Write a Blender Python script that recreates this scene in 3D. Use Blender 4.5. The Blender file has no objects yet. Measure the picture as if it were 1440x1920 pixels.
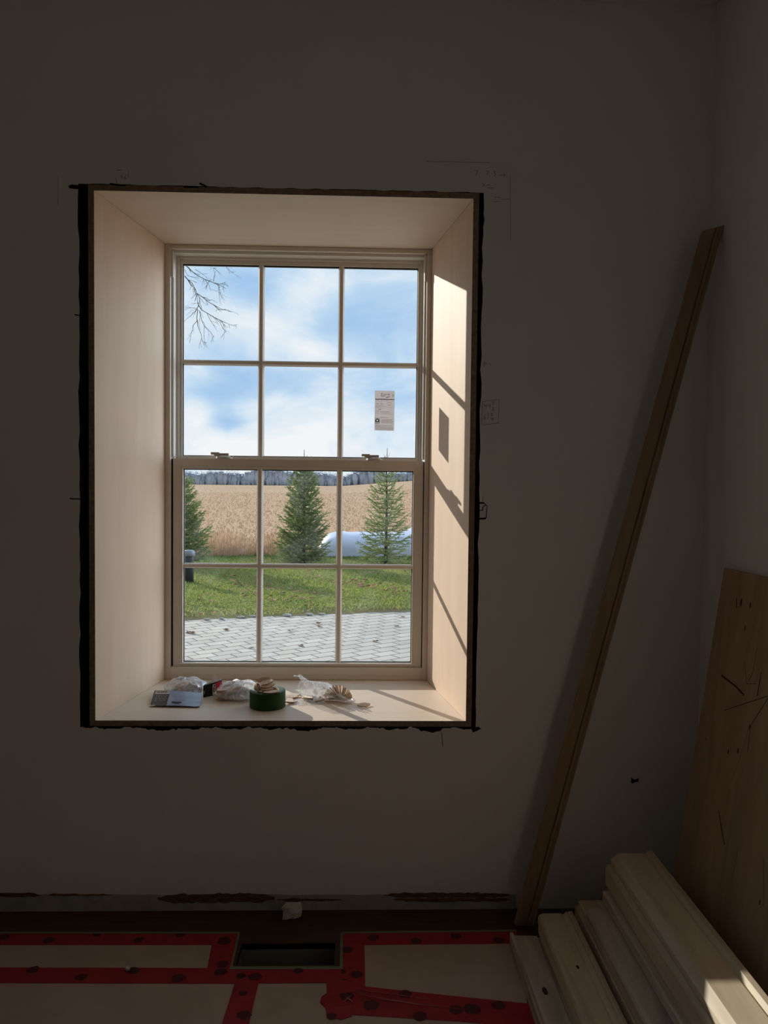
import bpy, bmesh, math, random
from mathutils import Vector, Matrix
random.seed(7)
S = bpy.context.scene
C = S.collection

# ---------------------------------------------------------------- camera
F = 1400.0; W, H = 1440, 1920
EYE = Vector((0.0, -2.4593, 1.42))
yaw, pitch, roll = .0285, -.0343, .0107
cf = Vector((math.sin(yaw)*math.cos(pitch), math.cos(yaw)*math.cos(pitch), math.sin(pitch)))
cr = Vector((math.cos(yaw), -math.sin(yaw), 0)); cu = cr.cross(cf)
cr, cu = cr*math.cos(roll)+cu*math.sin(roll), cu*math.cos(roll)-cr*math.sin(roll)
cam = bpy.data.cameras.new('camera'); co = bpy.data.objects.new('camera', cam); C.objects.link(co)
m = Matrix((cr, cu, -cf)).transposed().to_4x4(); m.translation = EYE; co.matrix_world = m
cam.sensor_fit = 'VERTICAL'; cam.sensor_height = 36; cam.lens = F/H*36
cam.clip_start = .02; cam.clip_end = 2000
S.camera = co
S.view_settings.view_transform = 'Standard'; S.view_settings.look = 'None'
S.view_settings.gamma = 1; S.view_settings.exposure = 0.0
S.view_settings.use_curve_mapping = False
S.cycles.max_bounces = 14; S.cycles.diffuse_bounces = 8; S.cycles.transparent_max_bounces = 24
S.cycles.sample_clamp_indirect = 6

def ray(px, py): return (cf*F + cr*(px-W/2) - cu*(py-H/2)).normalized()
def at_y(px, py, y):
    d = ray(px, py); return EYE + d*((y-EYE.y)/d.y)
def at_z(px, py, z):
    d = ray(px, py); return EYE + d*((z-EYE.z)/d.z)

# ---------------------------------------------------------------- sun
SUN = Vector((.572, -.760, -.306)).normalized()
sl = bpy.data.lights.new('sun', 'SUN'); sl.energy = 4.9; sl.angle = math.radians(.55); sl.color = (1, .955, .88)
so = bpy.data.objects.new('sun', sl); C.objects.link(so); so.rotation_euler = SUN.to_track_quat('-Z', 'Y').to_euler()
so.location = (-8, 12, 9)

# ---------------------------------------------------------------- sky
def lin(r, g, b):
    f = lambda c: (c/255/12.92 if c/255 <= .04045 else ((c/255+.055)/1.055)**2.4)
    return (f(r), f(g), f(b), 1)
wd = bpy.data.worlds.new('sky'); S.world = wd; wd.use_nodes = True
nt = wd.node_tree; nt.nodes.clear()
def N(t, kind, **kw):
    n = t.nodes.new(kind)
    for k, v in kw.items():
        if k.startswith('i_'): n.inputs[int(k[2:])].default_value = v
        else: setattr(n, k, v)
    return n
def L(t, a, b): t.links.new(a, b)
tc = N(nt, 'ShaderNodeTexCoord')
mp = N(nt, 'ShaderNodeMapping'); mp.inputs['Scale'].default_value = (1, 1, 1.9); mp.inputs['Location'].default_value = (.35, .1, .2)
L(nt, tc.outputs['Generated'], mp.inputs['Vector'])
nz = N(nt, 'ShaderNodeTexNoise'); nz.inputs['Scale'].default_value = 9; nz.inputs['Detail'].default_value = 9; nz.inputs['Roughness'].default_value = .56; nz.inputs['Distortion'].default_value = .35
L(nt, mp.outputs['Vector'], nz.inputs['Vector'])
def mth(t, op, a, b=None, clamp=False):
    n = N(t, 'ShaderNodeMath', operation=op, use_clamp=clamp)
    for i, v in enumerate((a, b)):
        if v is None: continue
        if isinstance(v, (int, float)): n.inputs[i].default_value = v
        else: L(t, v, n.inputs[i])
    return n.outputs[0]
acc = mth(nt, 'MULTIPLY', mth(nt, 'SUBTRACT', nz.outputs['Fac'], .53), 3.0)
sep = N(nt, 'ShaderNodeSeparateXYZ'); L(nt, tc.outputs['Generated'], sep.inputs[0])
# thicker cloud towards the horizon
hz = N(nt, 'ShaderNodeMapRange', interpolation_type='SMOOTHSTEP'); L(nt, sep.outputs['Z'], hz.inputs['Value'])
hz.inputs['From Min'].default_value = .0; hz.inputs['From Max'].default_value = .16; hz.inputs['To Min'].default_value = .75; hz.inputs['To Max'].default_value = 0
acc = mth(nt, 'ADD', acc, hz.outputs[0])
# cloud banks and blue gaps: (pixel, radius, strength)
for (px, py, r, a) in ((400, 590, .07, .55), (350, 640, .05, .4), (585, 560, .055, .7), (530, 640, .06, .6), (375, 700, .028, .5), (375, 765, .03, .5), (455, 765, .028, .45),
                       (360, 500, .03, .2), (600, 660, .04, .3), (440, 830, .09, .5), (590, 800, .06, .5), (662, 775, .03, .5),
                       (425, 788, .026, -1.2), (420, 735, .045, -.7), (560, 722, .04, -.6), (470, 540, .035, -.5), (715, 590, .075, -.55),
                       (720, 740, .05, -.6), (620, 520, .03, .15), (740, 660, .05, -.4)):
    d = ray(px, py)
    v = N(nt, 'ShaderNodeVectorMath', operation='SUBTRACT'); L(nt, tc.outputs['Generated'], v.inputs[0]); v.inputs[1].default_value = d
    v2 = N(nt, 'ShaderNodeVectorMath', operation='MULTIPLY'); L(nt, v.outputs[0], v2.inputs[0]); v2.inputs[1].default_value = (1, 1, 1.7)
    v3 = N(nt, 'ShaderNodeVectorMath', operation='LENGTH'); L(nt, v2.outputs[0], v3.inputs[0])
    mr = N(nt, 'ShaderNodeMapRange', interpolation_type='SMOOTHSTEP'); L(nt, v3.outputs['Value'], mr.inputs['Value'])
    mr.inputs['From Min'].default_value = 0; mr.inputs['From Max'].default_value = r*1.5
    mr.inputs['To Min'].default_value = a; mr.inputs['To Max'].default_value = 0
    acc = mth(nt, 'ADD', acc, mr.outputs[0])
ramp = N(nt, 'ShaderNodeValToRGB')
cr0 = ramp.color_ramp; cr0.elements[0].position = .0; cr0.elements[0].color = lin(166, 204, 241)
cr0.elements[1].position = 1.0; cr0.elements[1].color = lin(250, 252, 254)
e = cr0.elements.new(.35); e.color = lin(192, 220, 247)
e = cr0.elements.new(.62); e.color = lin(222, 237, 251)
mrr = N(nt, 'ShaderNodeMapRange'); L(nt, acc, mrr.inputs['Value']); mrr.inputs['From Min'].default_value = -.9; mrr.inputs['From Max'].default_value = 1.0
L(nt, mrr.outputs[0], ramp.inputs['Fac'])
sky_boost = mth(nt, 'ADD', 1.0, 0.0)
for dvec, rad_, amp in (((.84, .49, .28), .70, 8.0), (tuple(-SUN), .40, .35)):  # first: unseen bright patch added to fill the left jamb; second: sun glow
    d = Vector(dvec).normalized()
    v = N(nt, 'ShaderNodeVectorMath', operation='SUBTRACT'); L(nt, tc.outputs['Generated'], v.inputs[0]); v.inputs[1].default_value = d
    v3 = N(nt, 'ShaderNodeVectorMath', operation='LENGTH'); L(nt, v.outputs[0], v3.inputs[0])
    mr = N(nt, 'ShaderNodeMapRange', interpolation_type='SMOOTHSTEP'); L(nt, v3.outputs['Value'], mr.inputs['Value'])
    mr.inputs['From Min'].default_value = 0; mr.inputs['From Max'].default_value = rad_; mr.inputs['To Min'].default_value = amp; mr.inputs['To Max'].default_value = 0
    sky_boost = mth(nt, 'ADD', sky_boost, mr.outputs[0])
bg = N(nt, 'ShaderNodeBackground'); L(nt, sky_boost, bg.inputs['Strength']); L(nt, ramp.outputs[0], bg.inputs['Color'])
ow = N(nt, 'ShaderNodeOutputWorld'); L(nt, bg.outputs[0], ow.inputs['Surface'])

# ---------------------------------------------------------------- materials
def mat(name, col, rough=.6, var=.0, scale=20, stretch=(1, 1, 1), col2=None, bump=0, detail=6, spec=.4, metal=0, coords='Object', lo=.35, hi=.65, dist=0):
    m = bpy.data.materials.new(name); m.use_nodes = True
    t = m.node_tree; b = t.nodes['Principled BSDF']
    b.inputs['Base Color'].default_value = col; b.inputs['Roughness'].default_value = rough
    b.inputs['Specular IOR Level'].default_value = spec; b.inputs['Metallic'].default_value = metal
    if col2 is None and var: col2 = tuple(c*(1-var) for c in col[:3]) + (1,)
    if col2 is not None or bump:
        tcn = N(t, 'ShaderNodeTexCoord'); mpn = N(t, 'ShaderNodeMapping'); mpn.inputs['Scale'].default_value = stretch
        L(t, tcn.outputs[coords], mpn.inputs[0])
        n = N(t, 'ShaderNodeTexNoise'); n.inputs['Scale'].default_value = scale; n.inputs['Detail'].default_value = detail; n.inputs['Distortion'].default_value = dist
        L(t, mpn.outputs[0], n.inputs['Vector'])
        if col2 is not None:
            rp = N(t, 'ShaderNodeValToRGB'); L(t, n.outputs['Fac'], rp.inputs[0])
            rp.color_ramp.elements[0].position = lo; rp.color_ramp.elements[0].color = col2
            rp.color_ramp.elements[1].position = hi; rp.color_ramp.elements[1].color = col
            L(t, rp.outputs[0], b.inputs['Base Color'])
        if bump:
            bp = N(t, 'ShaderNodeBump'); bp.inputs['Strength'].default_value = bump; bp.inputs['Distance'].default_value = .01
            L(t, n.outputs['Fac'], bp.inputs['Height']); L(t, bp.outputs[0], b.inputs['Normal'])
    return m

def wall_mat():
    m = mat('wall_plaster', (.86, .86, .86, 1), .85, var=.03, scale=3, detail=3, bump=.05, spec=.2)
    return m
M = {}
M['wall'] = wall_mat()
M['bare_plaster'] = mat('bare_plaster', (.50, .49, .475, 1), .9, var=.25, scale=22, detail=6, bump=.2, spec=.1)
M['brown_gap'] = mat('brown_exposed_wood', (.26, .16, .075, 1), .9, var=.75, scale=30, stretch=(1, 1, 5), lo=.3, hi=.7, spec=.1)
M['crack'] = mat('dark_crack', (.012, .01, .009, 1), .95, spec=.0)
M['pencil'] = mat('pencil_grey', (.30, .29, .28, 1), .8, spec=.2)
M['stone_gap'] = mat('rough_masonry', (.06, .05, .042, 1), .95, var=.6, scale=25, bump=.6, spec=.0)
M['ceiling'] = mat('ceiling_paint', (.80, .80, .80, 1), .9, var=.05, scale=2, spec=.1)
M['floor'] = mat('dark_wood_floor', (.115, .058, .026, 1), .45, col2=(.055, .028, .013, 1), scale=6, stretch=(1, 14, 1), lo=.3, hi=.7)
M['ply'] = mat('birch_plywood', (.76, .59, .44, 1), .6, col2=(.715, .535, .39, 1), scale=3.2, stretch=(5, 5, .7), lo=.3, hi=.72, spec=.15, dist=.4)
M['ply_h'] = mat('birch_plywood_sill', (.75, .635, .51, 1), .48, col2=(.71, .59, .465, 1), scale=3.2, stretch=(.7, 6, 5), lo=.3, hi=.72, spec=.6, dist=.4)
M['ply_edge'] = mat('plywood_edge', (.36, .27, .19, 1), .7, col2=(.24, .17, .115, 1), scale=60, stretch=(1, 1, 1), spec=.1)
M['winwhite'] = mat('window_cream_paint', (.72, .66, .585, 1), .45, var=.03, scale=8, spec=.4)
M['vinyl'] = mat('white_vinyl', (.72, .69, .64, 1), .35, spec=.4)
M['gasket'] = mat('black_gasket_and_gap_shade', (.012, .013, .016, 1), .5)  # glazing gaskets, and the painted shade of the lower sash gap
M['lock'] = mat('sash_lock_cream', (.50, .46, .40, 1), .35, spec=.5)
M['boards'] = mat('poplar_board', (.70, .60, .44, 1), .55, col2=(.54, .44, .30, 1), scale=2.6, stretch=(9, .8, 9), lo=.3, hi=.72, dist=1.0, spec=.3)
M['boards_grey'] = mat('grey_poplar_board', (.68, .60, .48, 1), .55, col2=(.40, .34, .27, 1), scale=2.2, stretch=(8, .8, 8), lo=.35, hi=.66, dist=1.4, spec=.3)
M['board_end'] = mat('board_end_grain', (.36, .27, .17, 1), .8, var=.3, scale=80, spec=.1)
M['knot'] = mat('dark_knot', (.05, .03, .018, 1), .7)
M['plank'] = mat('pine_casing', (.39, .275, .165, 1), .55, col2=(.29, .20, .115, 1), scale=2.2, stretch=(12, 12, .7), lo=.3, hi=.7, dist=.8, spec=.3)
M['plysheet'] = mat('old_plywood_sheet', (.52, .37, .235, 1), .6, col2=(.40, .275, .165, 1), scale=2.0, stretch=(6, 5, .9), lo=.28, hi=.72, dist=1.6, spec=.25)
M['scratch'] = mat('dark_scratch', (.04, .022, .012, 1), .8)
M['hardboard'] = mat('floor_board_paper', (.60, .49, .395, 1), .8, col2=(.53, .43, .34, 1), scale=7, spec=.15)
M['redtape'] = mat('red_tape', (.46, .012, .026, 1), .32, col2=(.36, .009, .02, 1), scale=14, bump=.15, spec=.5)
M['tapeprint'] = mat('dark_tape_print', (.09, .010, .014, 1), .35, spec=.4)
M['greentape'] = mat('pale_green_masking_tape', (.22, .27, .19, 1), .7)
M['duct'] = mat('galvanised_duct', (.30, .30, .29, 1), .5, metal=.3)
M['paper'] = mat('white_paper', (.72, .70, .66, 1), .8, spec=.2)
M['biscuit'] = mat('beech_biscuit', (.86, .71, .58, 1), .7, col2=(.76, .60, .47, 1), scale=60, spec=.2)
M['biscuit_edge'] = mat('beech_biscuit_edge', (.56, .42, .31, 1), .85, var=.3, scale=120, spec=.1)
M['roll'] = mat('green_tape_roll', (.014, .075, .014, 1), .6, var=.15, scale=30, spec=.3)
M['roll_side'] = mat('green_tape_roll_side', (.06, .12, .075, 1), .6, var=.2, scale=90)
M['core'] = mat('cardboard_core', (.30, .20, .13, 1), .8)
M['cardblack'] = mat('black_card', (.012, .012, .015, 1), .4)
M['cardblue'] = mat('glossy_blue_grey_card', (.30, .37, .52, 1), .3, col2=(.20, .25, .36, 1), scale=10, stretch=(1, 4, 1), spec=.7)  # blue lightened to carry the window's reflection on the card
M['cardred'] = mat('red_card', (.60, .02, .06, 1), .4)
M['cardwhite'] = mat('white_card_stock', (.62, .56, .50, 1), .75)
M['ink'] = mat('black_ink', (.02, .02, .022, 1), .7)
M['greyink'] = mat('grey_ink', (.30, .29, .29, 1), .8)
# paper sticker: light comes through it
def translucent_mat(name, col, tcol, mixf):
    m = bpy.data.materials.new(name); m.use_nodes = True; t = m.node_tree
    for n in list(t.nodes):
        if n.type == 'BSDF_PRINCIPLED': t.nodes.remove(n)
    out = [n for n in t.nodes if n.type == 'OUTPUT_MATERIAL'][0]
    d = N(t, 'ShaderNodeBsdfDiffuse'); d.inputs[0].default_value = col
    tr = N(t, 'ShaderNodeBsdfTranslucent'); tr.inputs[0].default_value = tcol
    mx = N(t, 'ShaderNodeMixShader'); mx.inputs[0].default_value = mixf
    L(t, d.outputs[0], mx.inputs[1]); L(t, tr.outputs[0], mx.inputs[2]); L(t, mx.outputs[0], out.inputs[0])
    return m
M['sticker'] = translucent_mat('sticker_paper', (.70, .68, .68, 1), (.74, .71, .71, 1), .55)
M['needle'] = translucent_mat('spruce_needles', (.27, .33, .15, 1), (.30, .38, .11, 1), .35)
M['needle_light'] = translucent_mat('spruce_needles_light', (.40, .44, .21, 1), (.42, .48, .16, 1), .35)
M['grass_blade'] = translucent_mat('grass_blades', (.19, .25, .065, 1), (.28, .34, .07, 1), .45)
M['grass_blade2'] = translucent_mat('grass_blades_yellow', (.34, .34, .11, 1), (.44, .42, .14, 1), .45)
M['grass_blade3'] = translucent_mat('grass_blades_dark', (.10, .18, .05, 1), (.16, .26, .06, 1), .45)
M['reed'] = translucent_mat('dry_reeds', (.58, .41, .28, 1), (.55, .36, .22, 1), .35)

def glass_mat(name, fade=.0, smudge=0):
    m = bpy.data.materials.new(name); m.use_nodes = True; t = m.node_tree
    for n in list(t.nodes):
        if n.type == 'BSDF_PRINCIPLED': t.nodes.remove(n)
    out = [n for n in t.nodes if n.type == 'OUTPUT_MATERIAL'][0]
    tr = N(t, 'ShaderNodeBsdfTransparent'); tr.inputs[0].default_value = (.975, .985, .98, 1)
    gl = N(t, 'ShaderNodeBsdfGlossy'); gl.inputs['Roughness'].default_value = .02
    lw = N(t, 'ShaderNodeLayerWeight'); fr = N(t, 'ShaderNodeMath', operation='MULTIPLY_ADD'); fr.inputs[1].default_value = .6; fr.inputs[2].default_value = .04
    pw = N(t, 'ShaderNodeMath', operation='POWER'); pw.inputs[1].default_value = 5; L(t, lw.outputs['Facing'], pw.inputs[0]); L(t, pw.outputs[0], fr.inputs[0])
    mx = N(t, 'ShaderNodeMixShader'); L(t, fr.outputs[0], mx.inputs[0]); L(t, tr.outputs[0], mx.inputs[1]); L(t, gl.outputs[0], mx.inputs[2])
    src = mx
    if smudge:   # dusty wiped patches: a thin film of real dirt on the pane
        tcn = N(t, 'ShaderNodeTexCoord'); mpn = N(t, 'ShaderNodeMapping'); L(t, tcn.outputs['Object'], mpn.inputs[0])
        n1 = N(t, 'ShaderNodeTexNoise'); n1.inputs['Scale'].default_value = 9; n1.inputs['Detail'].default_value = 4; n1.inputs['Distortion'].default_value = 1.5; L(t, mpn.outputs[0], n1.inputs['Vector'])
        rp = N(t, 'ShaderNodeMapRange'); L(t, n1.outputs['Fac'], rp.inputs['Value'])
        rp.inputs['From Min'].default_value = .48; rp.inputs['From Max'].default_value = .8; rp.inputs['To Min'].default_value = .004; rp.inputs['To Max'].default_value = smudge
        di = N(t, 'ShaderNodeBsdfTranslucent'); di.inputs[0].default_value = (.9, .9, .92, 1)
        mx2 = N(t, 'ShaderNodeMixShader'); L(t, rp.outputs[0], mx2.inputs[0]); L(t, mx.outputs[0], mx2.inputs[1]); L(t, di.outputs[0], mx2.inputs[2])
        src = mx2
    L(t, src.outputs[0], out.inputs[0]); return m
M['glass'] = glass_mat('window_glass', smudge=.0)
M['glass_low'] = glass_mat('dusty_window_glass', smudge=.035)

def bag_mat(name, opac, sc, base=.25):
    m = bpy.data.materials.new(name); m.use_nodes = True; t = m.node_tree
    for n in list(t.nodes):
        if n.type == 'BSDF_PRINCIPLED': t.nodes.remove(n)
    out = [n for n in t.nodes if n.type == 'OUTPUT_MATERIAL'][0]
    tcn = N(t, 'ShaderNodeTexCoord')
    n1 = N(t, 'ShaderNodeTexNoise'); n1.inputs['Scale'].default_value = sc; n1.inputs['Detail'].default_value = 5; n1.inputs['Distortion'].default_value = 2.2; L(t, tcn.outputs['Object'], n1.inputs['Vector'])
    bp = N(t, 'ShaderNodeBump'); bp.inputs['Strength'].default_value = .5; bp.inputs['Distance'].default_value = .006; L(t, n1.outputs['Fac'], bp.inputs['Height'])
    tr = N(t, 'ShaderNodeBsdfTransparent'); tr.inputs[0].default_value = (.96, .97, .98, 1)
    gl = N(t, 'ShaderNodeBsdfGlossy'); gl.inputs['Roughness'].default_value = .32; L(t, bp.outputs[0], gl.inputs['Normal'])
    di = N(t, 'ShaderNodeBsdfDiffuse'); di.inputs[0].default_value = (.95, .96, .98, 1); L(t, bp.outputs[0], di.inputs['Normal'])
    tl = N(t, 'ShaderNodeBsdfTranslucent'); tl.inputs[0].default_value = (.95, .96, .98, 1); L(t, bp.outputs[0], tl.inputs['Normal'])
    m0 = N(t, 'ShaderNodeMixShader'); m0.inputs[0].default_value = .7; L(t, di.outputs[0], m0.inputs[1]); L(t, tl.outputs[0], m0.inputs[2])
    m1 = N(t, 'ShaderNodeMixShader'); m1.inputs[0].default_value = .5; L(t, m0.outputs[0], m1.inputs[1]); L(t, gl.outputs[0], m1.inputs[2])
    rp = N(t, 'ShaderNodeMapRange'); L(t, n1.outputs['Fac'], rp.inputs['Value'])
    rp.inputs['From Min'].default_value = .42; rp.inputs['From Max'].default_value = .62; rp.inputs['To Min'].default_value = opac*base; rp.inputs['To Max'].default_value = opac
    m2 = N(t, 'ShaderNodeMixShader'); L(t, rp.outputs[0], m2.inputs[0]); L(t, tr.outputs[0], m2.inputs[1]); L(t, m1.outputs[0], m2.inputs[2])
    L(t, m2.outputs[0], out.inputs[0]); return m
M['bag'] = bag_mat('clear_plastic_bag', 1.0, 30, .42)
M['bag_clear'] = bag_mat('clear_plastic_bag_thin', .62, 26, .3)

def paver_mat():
    m = bpy.data.materials.new('grey_pavers'); m.use_nodes = True; t = m.node_tree; b = t.nodes['Principled BSDF']
    tcn = N(t, 'ShaderNodeTexCoord'); mpn = N(t, 'ShaderNodeMapping'); mpn.inputs['Rotation'].default_value = (0, 0, math.radians(-36)); L(t, tcn.outputs['Object'], mpn.inputs[0])
    br = N(t, 'ShaderNodeTexBrick'); L(t, mpn.outputs[0], br.inputs['Vector'])
    br.inputs['Color1'].default_value = (.50, .45, .385, 1); br.inputs['Color2'].default_value = (.41, .365, .315, 1); br.inputs['Mortar'].default_value = (.11, .095, .075, 1)
    br.inputs['Scale'].default_value = 1; br.inputs['Brick Width'].default_value = .27; br.inputs['Row Height'].default_value = .165; br.inputs['Mortar Size'].default_value = .010; br.inputs['Mortar Smooth'].default_value = .3
    n = N(t, 'ShaderNodeTexNoise'); n.inputs['Scale'].default_value = 2.5; n.inputs['Detail'].default_value = 8; L(t, tcn.outputs['Object'], n.inputs['Vector'])
    mx = N(t, 'ShaderNodeMixRGB', blend_type='MULTIPLY'); mx.inputs[0].default_value = .45; L(t, br.outputs['Color'], mx.inputs[1])
    rp = N(t, 'ShaderNodeValToRGB'); rp.color_ramp.elements[0].position = .3; rp.color_ramp.elements[0].color = (.6, .58, .56, 1); rp.color_ramp.elements[1].position = .65; L(t, n.outputs['Fac'], rp.inputs[0]); L(t, rp.outputs[0], mx.inputs[2])
    L(t, mx.outputs[0], b.inputs['Base Color']); b.inputs['Roughness'].default_value = .85
    bp = N(t, 'ShaderNodeBump'); bp.inputs['Strength'].default_value = .6; bp.inputs['Distance'].default_value = .01; bp.invert = True; L(t, br.outputs['Fac'], bp.inputs['Height']); L(t, bp.outputs[0], b.inputs['Normal'])
    return m
M['paver'] = paver_mat()
M['soil_grass'] = mat('lawn_ground', (.21, .21, .08, 1), .95, col2=(.24, .175, .10, 1), scale=2.2, lo=.36, hi=.58, bump=.5, spec=.05)
M['field'] = mat('corn_stubble_field', (.60, .43, .295, 1), .95, col2=(.33, .21, .13, 1), scale=4, stretch=(1.0, .2, 1), lo=.42, hi=.58, detail=5, spec=.0)
M['stubble'] = translucent_mat('cut_corn_stalks', (.80, .62, .45, 1), (.6, .43, .3, 1), .2)
M['flap'] = translucent_mat('torn_paper_flap', (.75, .68, .64, 1), (.8, .7, .66, 1), .5)
M['residue'] = translucent_mat('brown_crop_residue', (.56, .385, .245, 1), (.42, .28, .17, 1), .2)
M['wood_far'] = mat('haze_tinted_woods', (.52, .57, .64, 1), 1, col2=(.40, .44, .51, 1), scale=.35, spec=.0)  # wood colour paled and blued to carry the distance haze
M['bark'] = mat('bark', (.10, .085, .07, 1), .9, var=.4, scale=30, stretch=(1, 1, .3))
M['twig'] = mat('bare_twig', (.15, .13, .12, 1), .9)
M['wrap'] = mat('white_plastic_wrap', (.63, .66, .82, 1), .45, col2=(.58, .61, .77, 1), scale=2.5, stretch=(3, 1, 1), bump=.2, spec=.4)
M['postdark'] = mat('dark_post', (.03, .035, .04, 1), .6)
M['postcap'] = mat('grey_post_cap', (.24, .26, .29, 1), .6)
M['leaf'] = mat('dry_leaf', (.30, .17, .09, 1), .9, var=.4, scale=20)
M['leaf_red'] = mat('rust_leaf', (.42, .20, .11, 1), .9, var=.3, scale=20)
M['stone'] = mat('pale_edge_stone', (.48, .44, .38, 1), .9, var=.3, scale=20)

# ---------------------------------------------------------------- mesh helpers
class MB:
    def __init__(s): s.v = []; s.f = []; s.mi = []; s.smooth = []
    def add(s, vs, fs, mi=0, smooth=False):
        o = len(s.v); s.v += [tuple(v) for v in vs]
        for f in fs: s.f.append(tuple(o+i for i in f)); s.mi.append(mi); s.smooth.append(smooth)
        return s
    def box(s, a, b, mi=0):
        x0, y0, z0 = (min(a[i], b[i]) for i in range(3)); x1, y1, z1 = (max(a[i], b[i]) for i in range(3))
        return s.add([(x0, y0, z0), (x1, y0, z0), (x1, y1, z0), (x0, y1, z0), (x0, y0, z1), (x1, y0, z1), (x1, y1, z1), (x0, y1, z1)],
              [(0, 3, 2, 1), (4, 5, 6, 7), (0, 1, 5, 4), (1, 2, 6, 5), (2, 3, 7, 6), (3, 0, 4, 7)], mi)
    def hexa(s, p, mi=0):   # 8 points: bottom loop then top loop
        return s.add(p, [(0, 3, 2, 1), (4, 5, 6, 7), (0, 1, 5, 4), (1, 2, 6, 5), (2, 3, 7, 6), (3, 0, 4, 7)], mi)
    def quad(s, a, b, c, d, mi=0): return s.add([a, b, c, d], [(0, 1, 2, 3)], mi)
    def extrude(s, loop, vec, mi=0, cap=None):
        n = len(loop); v = Vector(vec)
        s.add(list(loop) + [tuple(Vector(p)+v) for p in loop], [(i, (i+1) % n, (i+1) % n+n, i+n) for i in range(n)], mi)
        cm = mi if cap is None else cap
        s.add(loop, [tuple(range(n))[::-1]], cm); s.add([tuple(Vector(p)+v) for p in loop], [tuple(range(n))], cm)
        return s
    def tube(s, pts, rad, n=6, mi=0, cap=True):
        pts = [Vector(p) for p in pts]; rings = []
        for i, p in enumerate(pts):
            d = (pts[min(i+1, len(pts)-1)]-pts[max(i-1, 0)]).normalized()
            a = d.orthogonal().normalized(); b = d.cross(a)
            r = rad[i] if isinstance(rad, (list, tuple)) else rad
            rings.append([p+(a*math.cos(2*math.pi*k/n)+b*math.sin(2*math.pi*k/n))*r for k in range(n)])
        o = [q for rg in rings for q in rg]
        fs = [(i*n+k, i*n+(k+1) % n, (i+1)*n+(k+1) % n, (i+1)*n+k) for i in range(len(pts)-1) for k in range(n)]
        if cap: fs += [tuple(range(n))[::-1], tuple((len(pts)-1)*n+k for k in range(n))]
        return s.add(o, fs, mi, True)
    def lathe(s, prof, n=32, mi=0, c=(0, 0, 0), close=False):
        o = [(c[0]+r*math.cos(2*math.pi*k/n), c[1]+r*math.sin(2*math.pi*k/n), c[2]+z) for r, z in prof for k in range(n)]
        P = len(prof); rng = P if close else P-1
        return s.add(o, [(i*n+k, i*n+(k+1) % n, ((i+1) % P)*n+(k+1) % n, ((i+1) % P)*n+k) for i in range(rng) for k in range(n)], mi, True)
    def build(s, name, mats, parent=None, loc=None, bevel=0, fixn=True):
        me = bpy.data.meshes.new(name); me.from_pydata(s.v, [], s.f); me.update()
        if not isinstance(mats, (list, tuple)): mats = [mats]
        for mm in mats: me.materials.append(mm)
        me.polygons.foreach_set('material_index', s.mi); me.polygons.foreach_set('use_smooth', s.smooth)
        if fixn:
            bm = bmesh.new(); bm.from_mesh(me); bmesh.ops.recalc_face_normals(bm, faces=bm.faces); bm.to_mesh(me); bm.free()
        o = bpy.data.objects.new(name, me); C.objects.link(o)
        if loc is not None: o.location = loc
        if parent: o.parent = parent
        if bevel:
            b = o.modifiers.new('bevel', 'BEVEL'); b.width = bevel; b.segments = 2; b.limit_method = 'ANGLE'; b.angle_limit = math.radians(40)
        return o
def struct(o): o['kind'] = 'structure'; return o
def tag(o, label, cat, group=None, kind=None):
    o['label'] = label; o['category'] = cat
    if group: o['group'] = group
    if kind: o['kind'] = kind
    return o
def empty(name, loc=(0, 0, 0), rz=0):
    o = bpy.data.objects.new(name, None); C.objects.link(o); o.location = loc; o.rotation_euler = (0, 0, rz); o.empty_display_size = .1; return o
def copy_tree(o, parent=None):
    c = o.copy(); C.objects.link(c); c.parent = parent
    for ch in o.children: copy_tree(ch, c)
    return c

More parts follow.
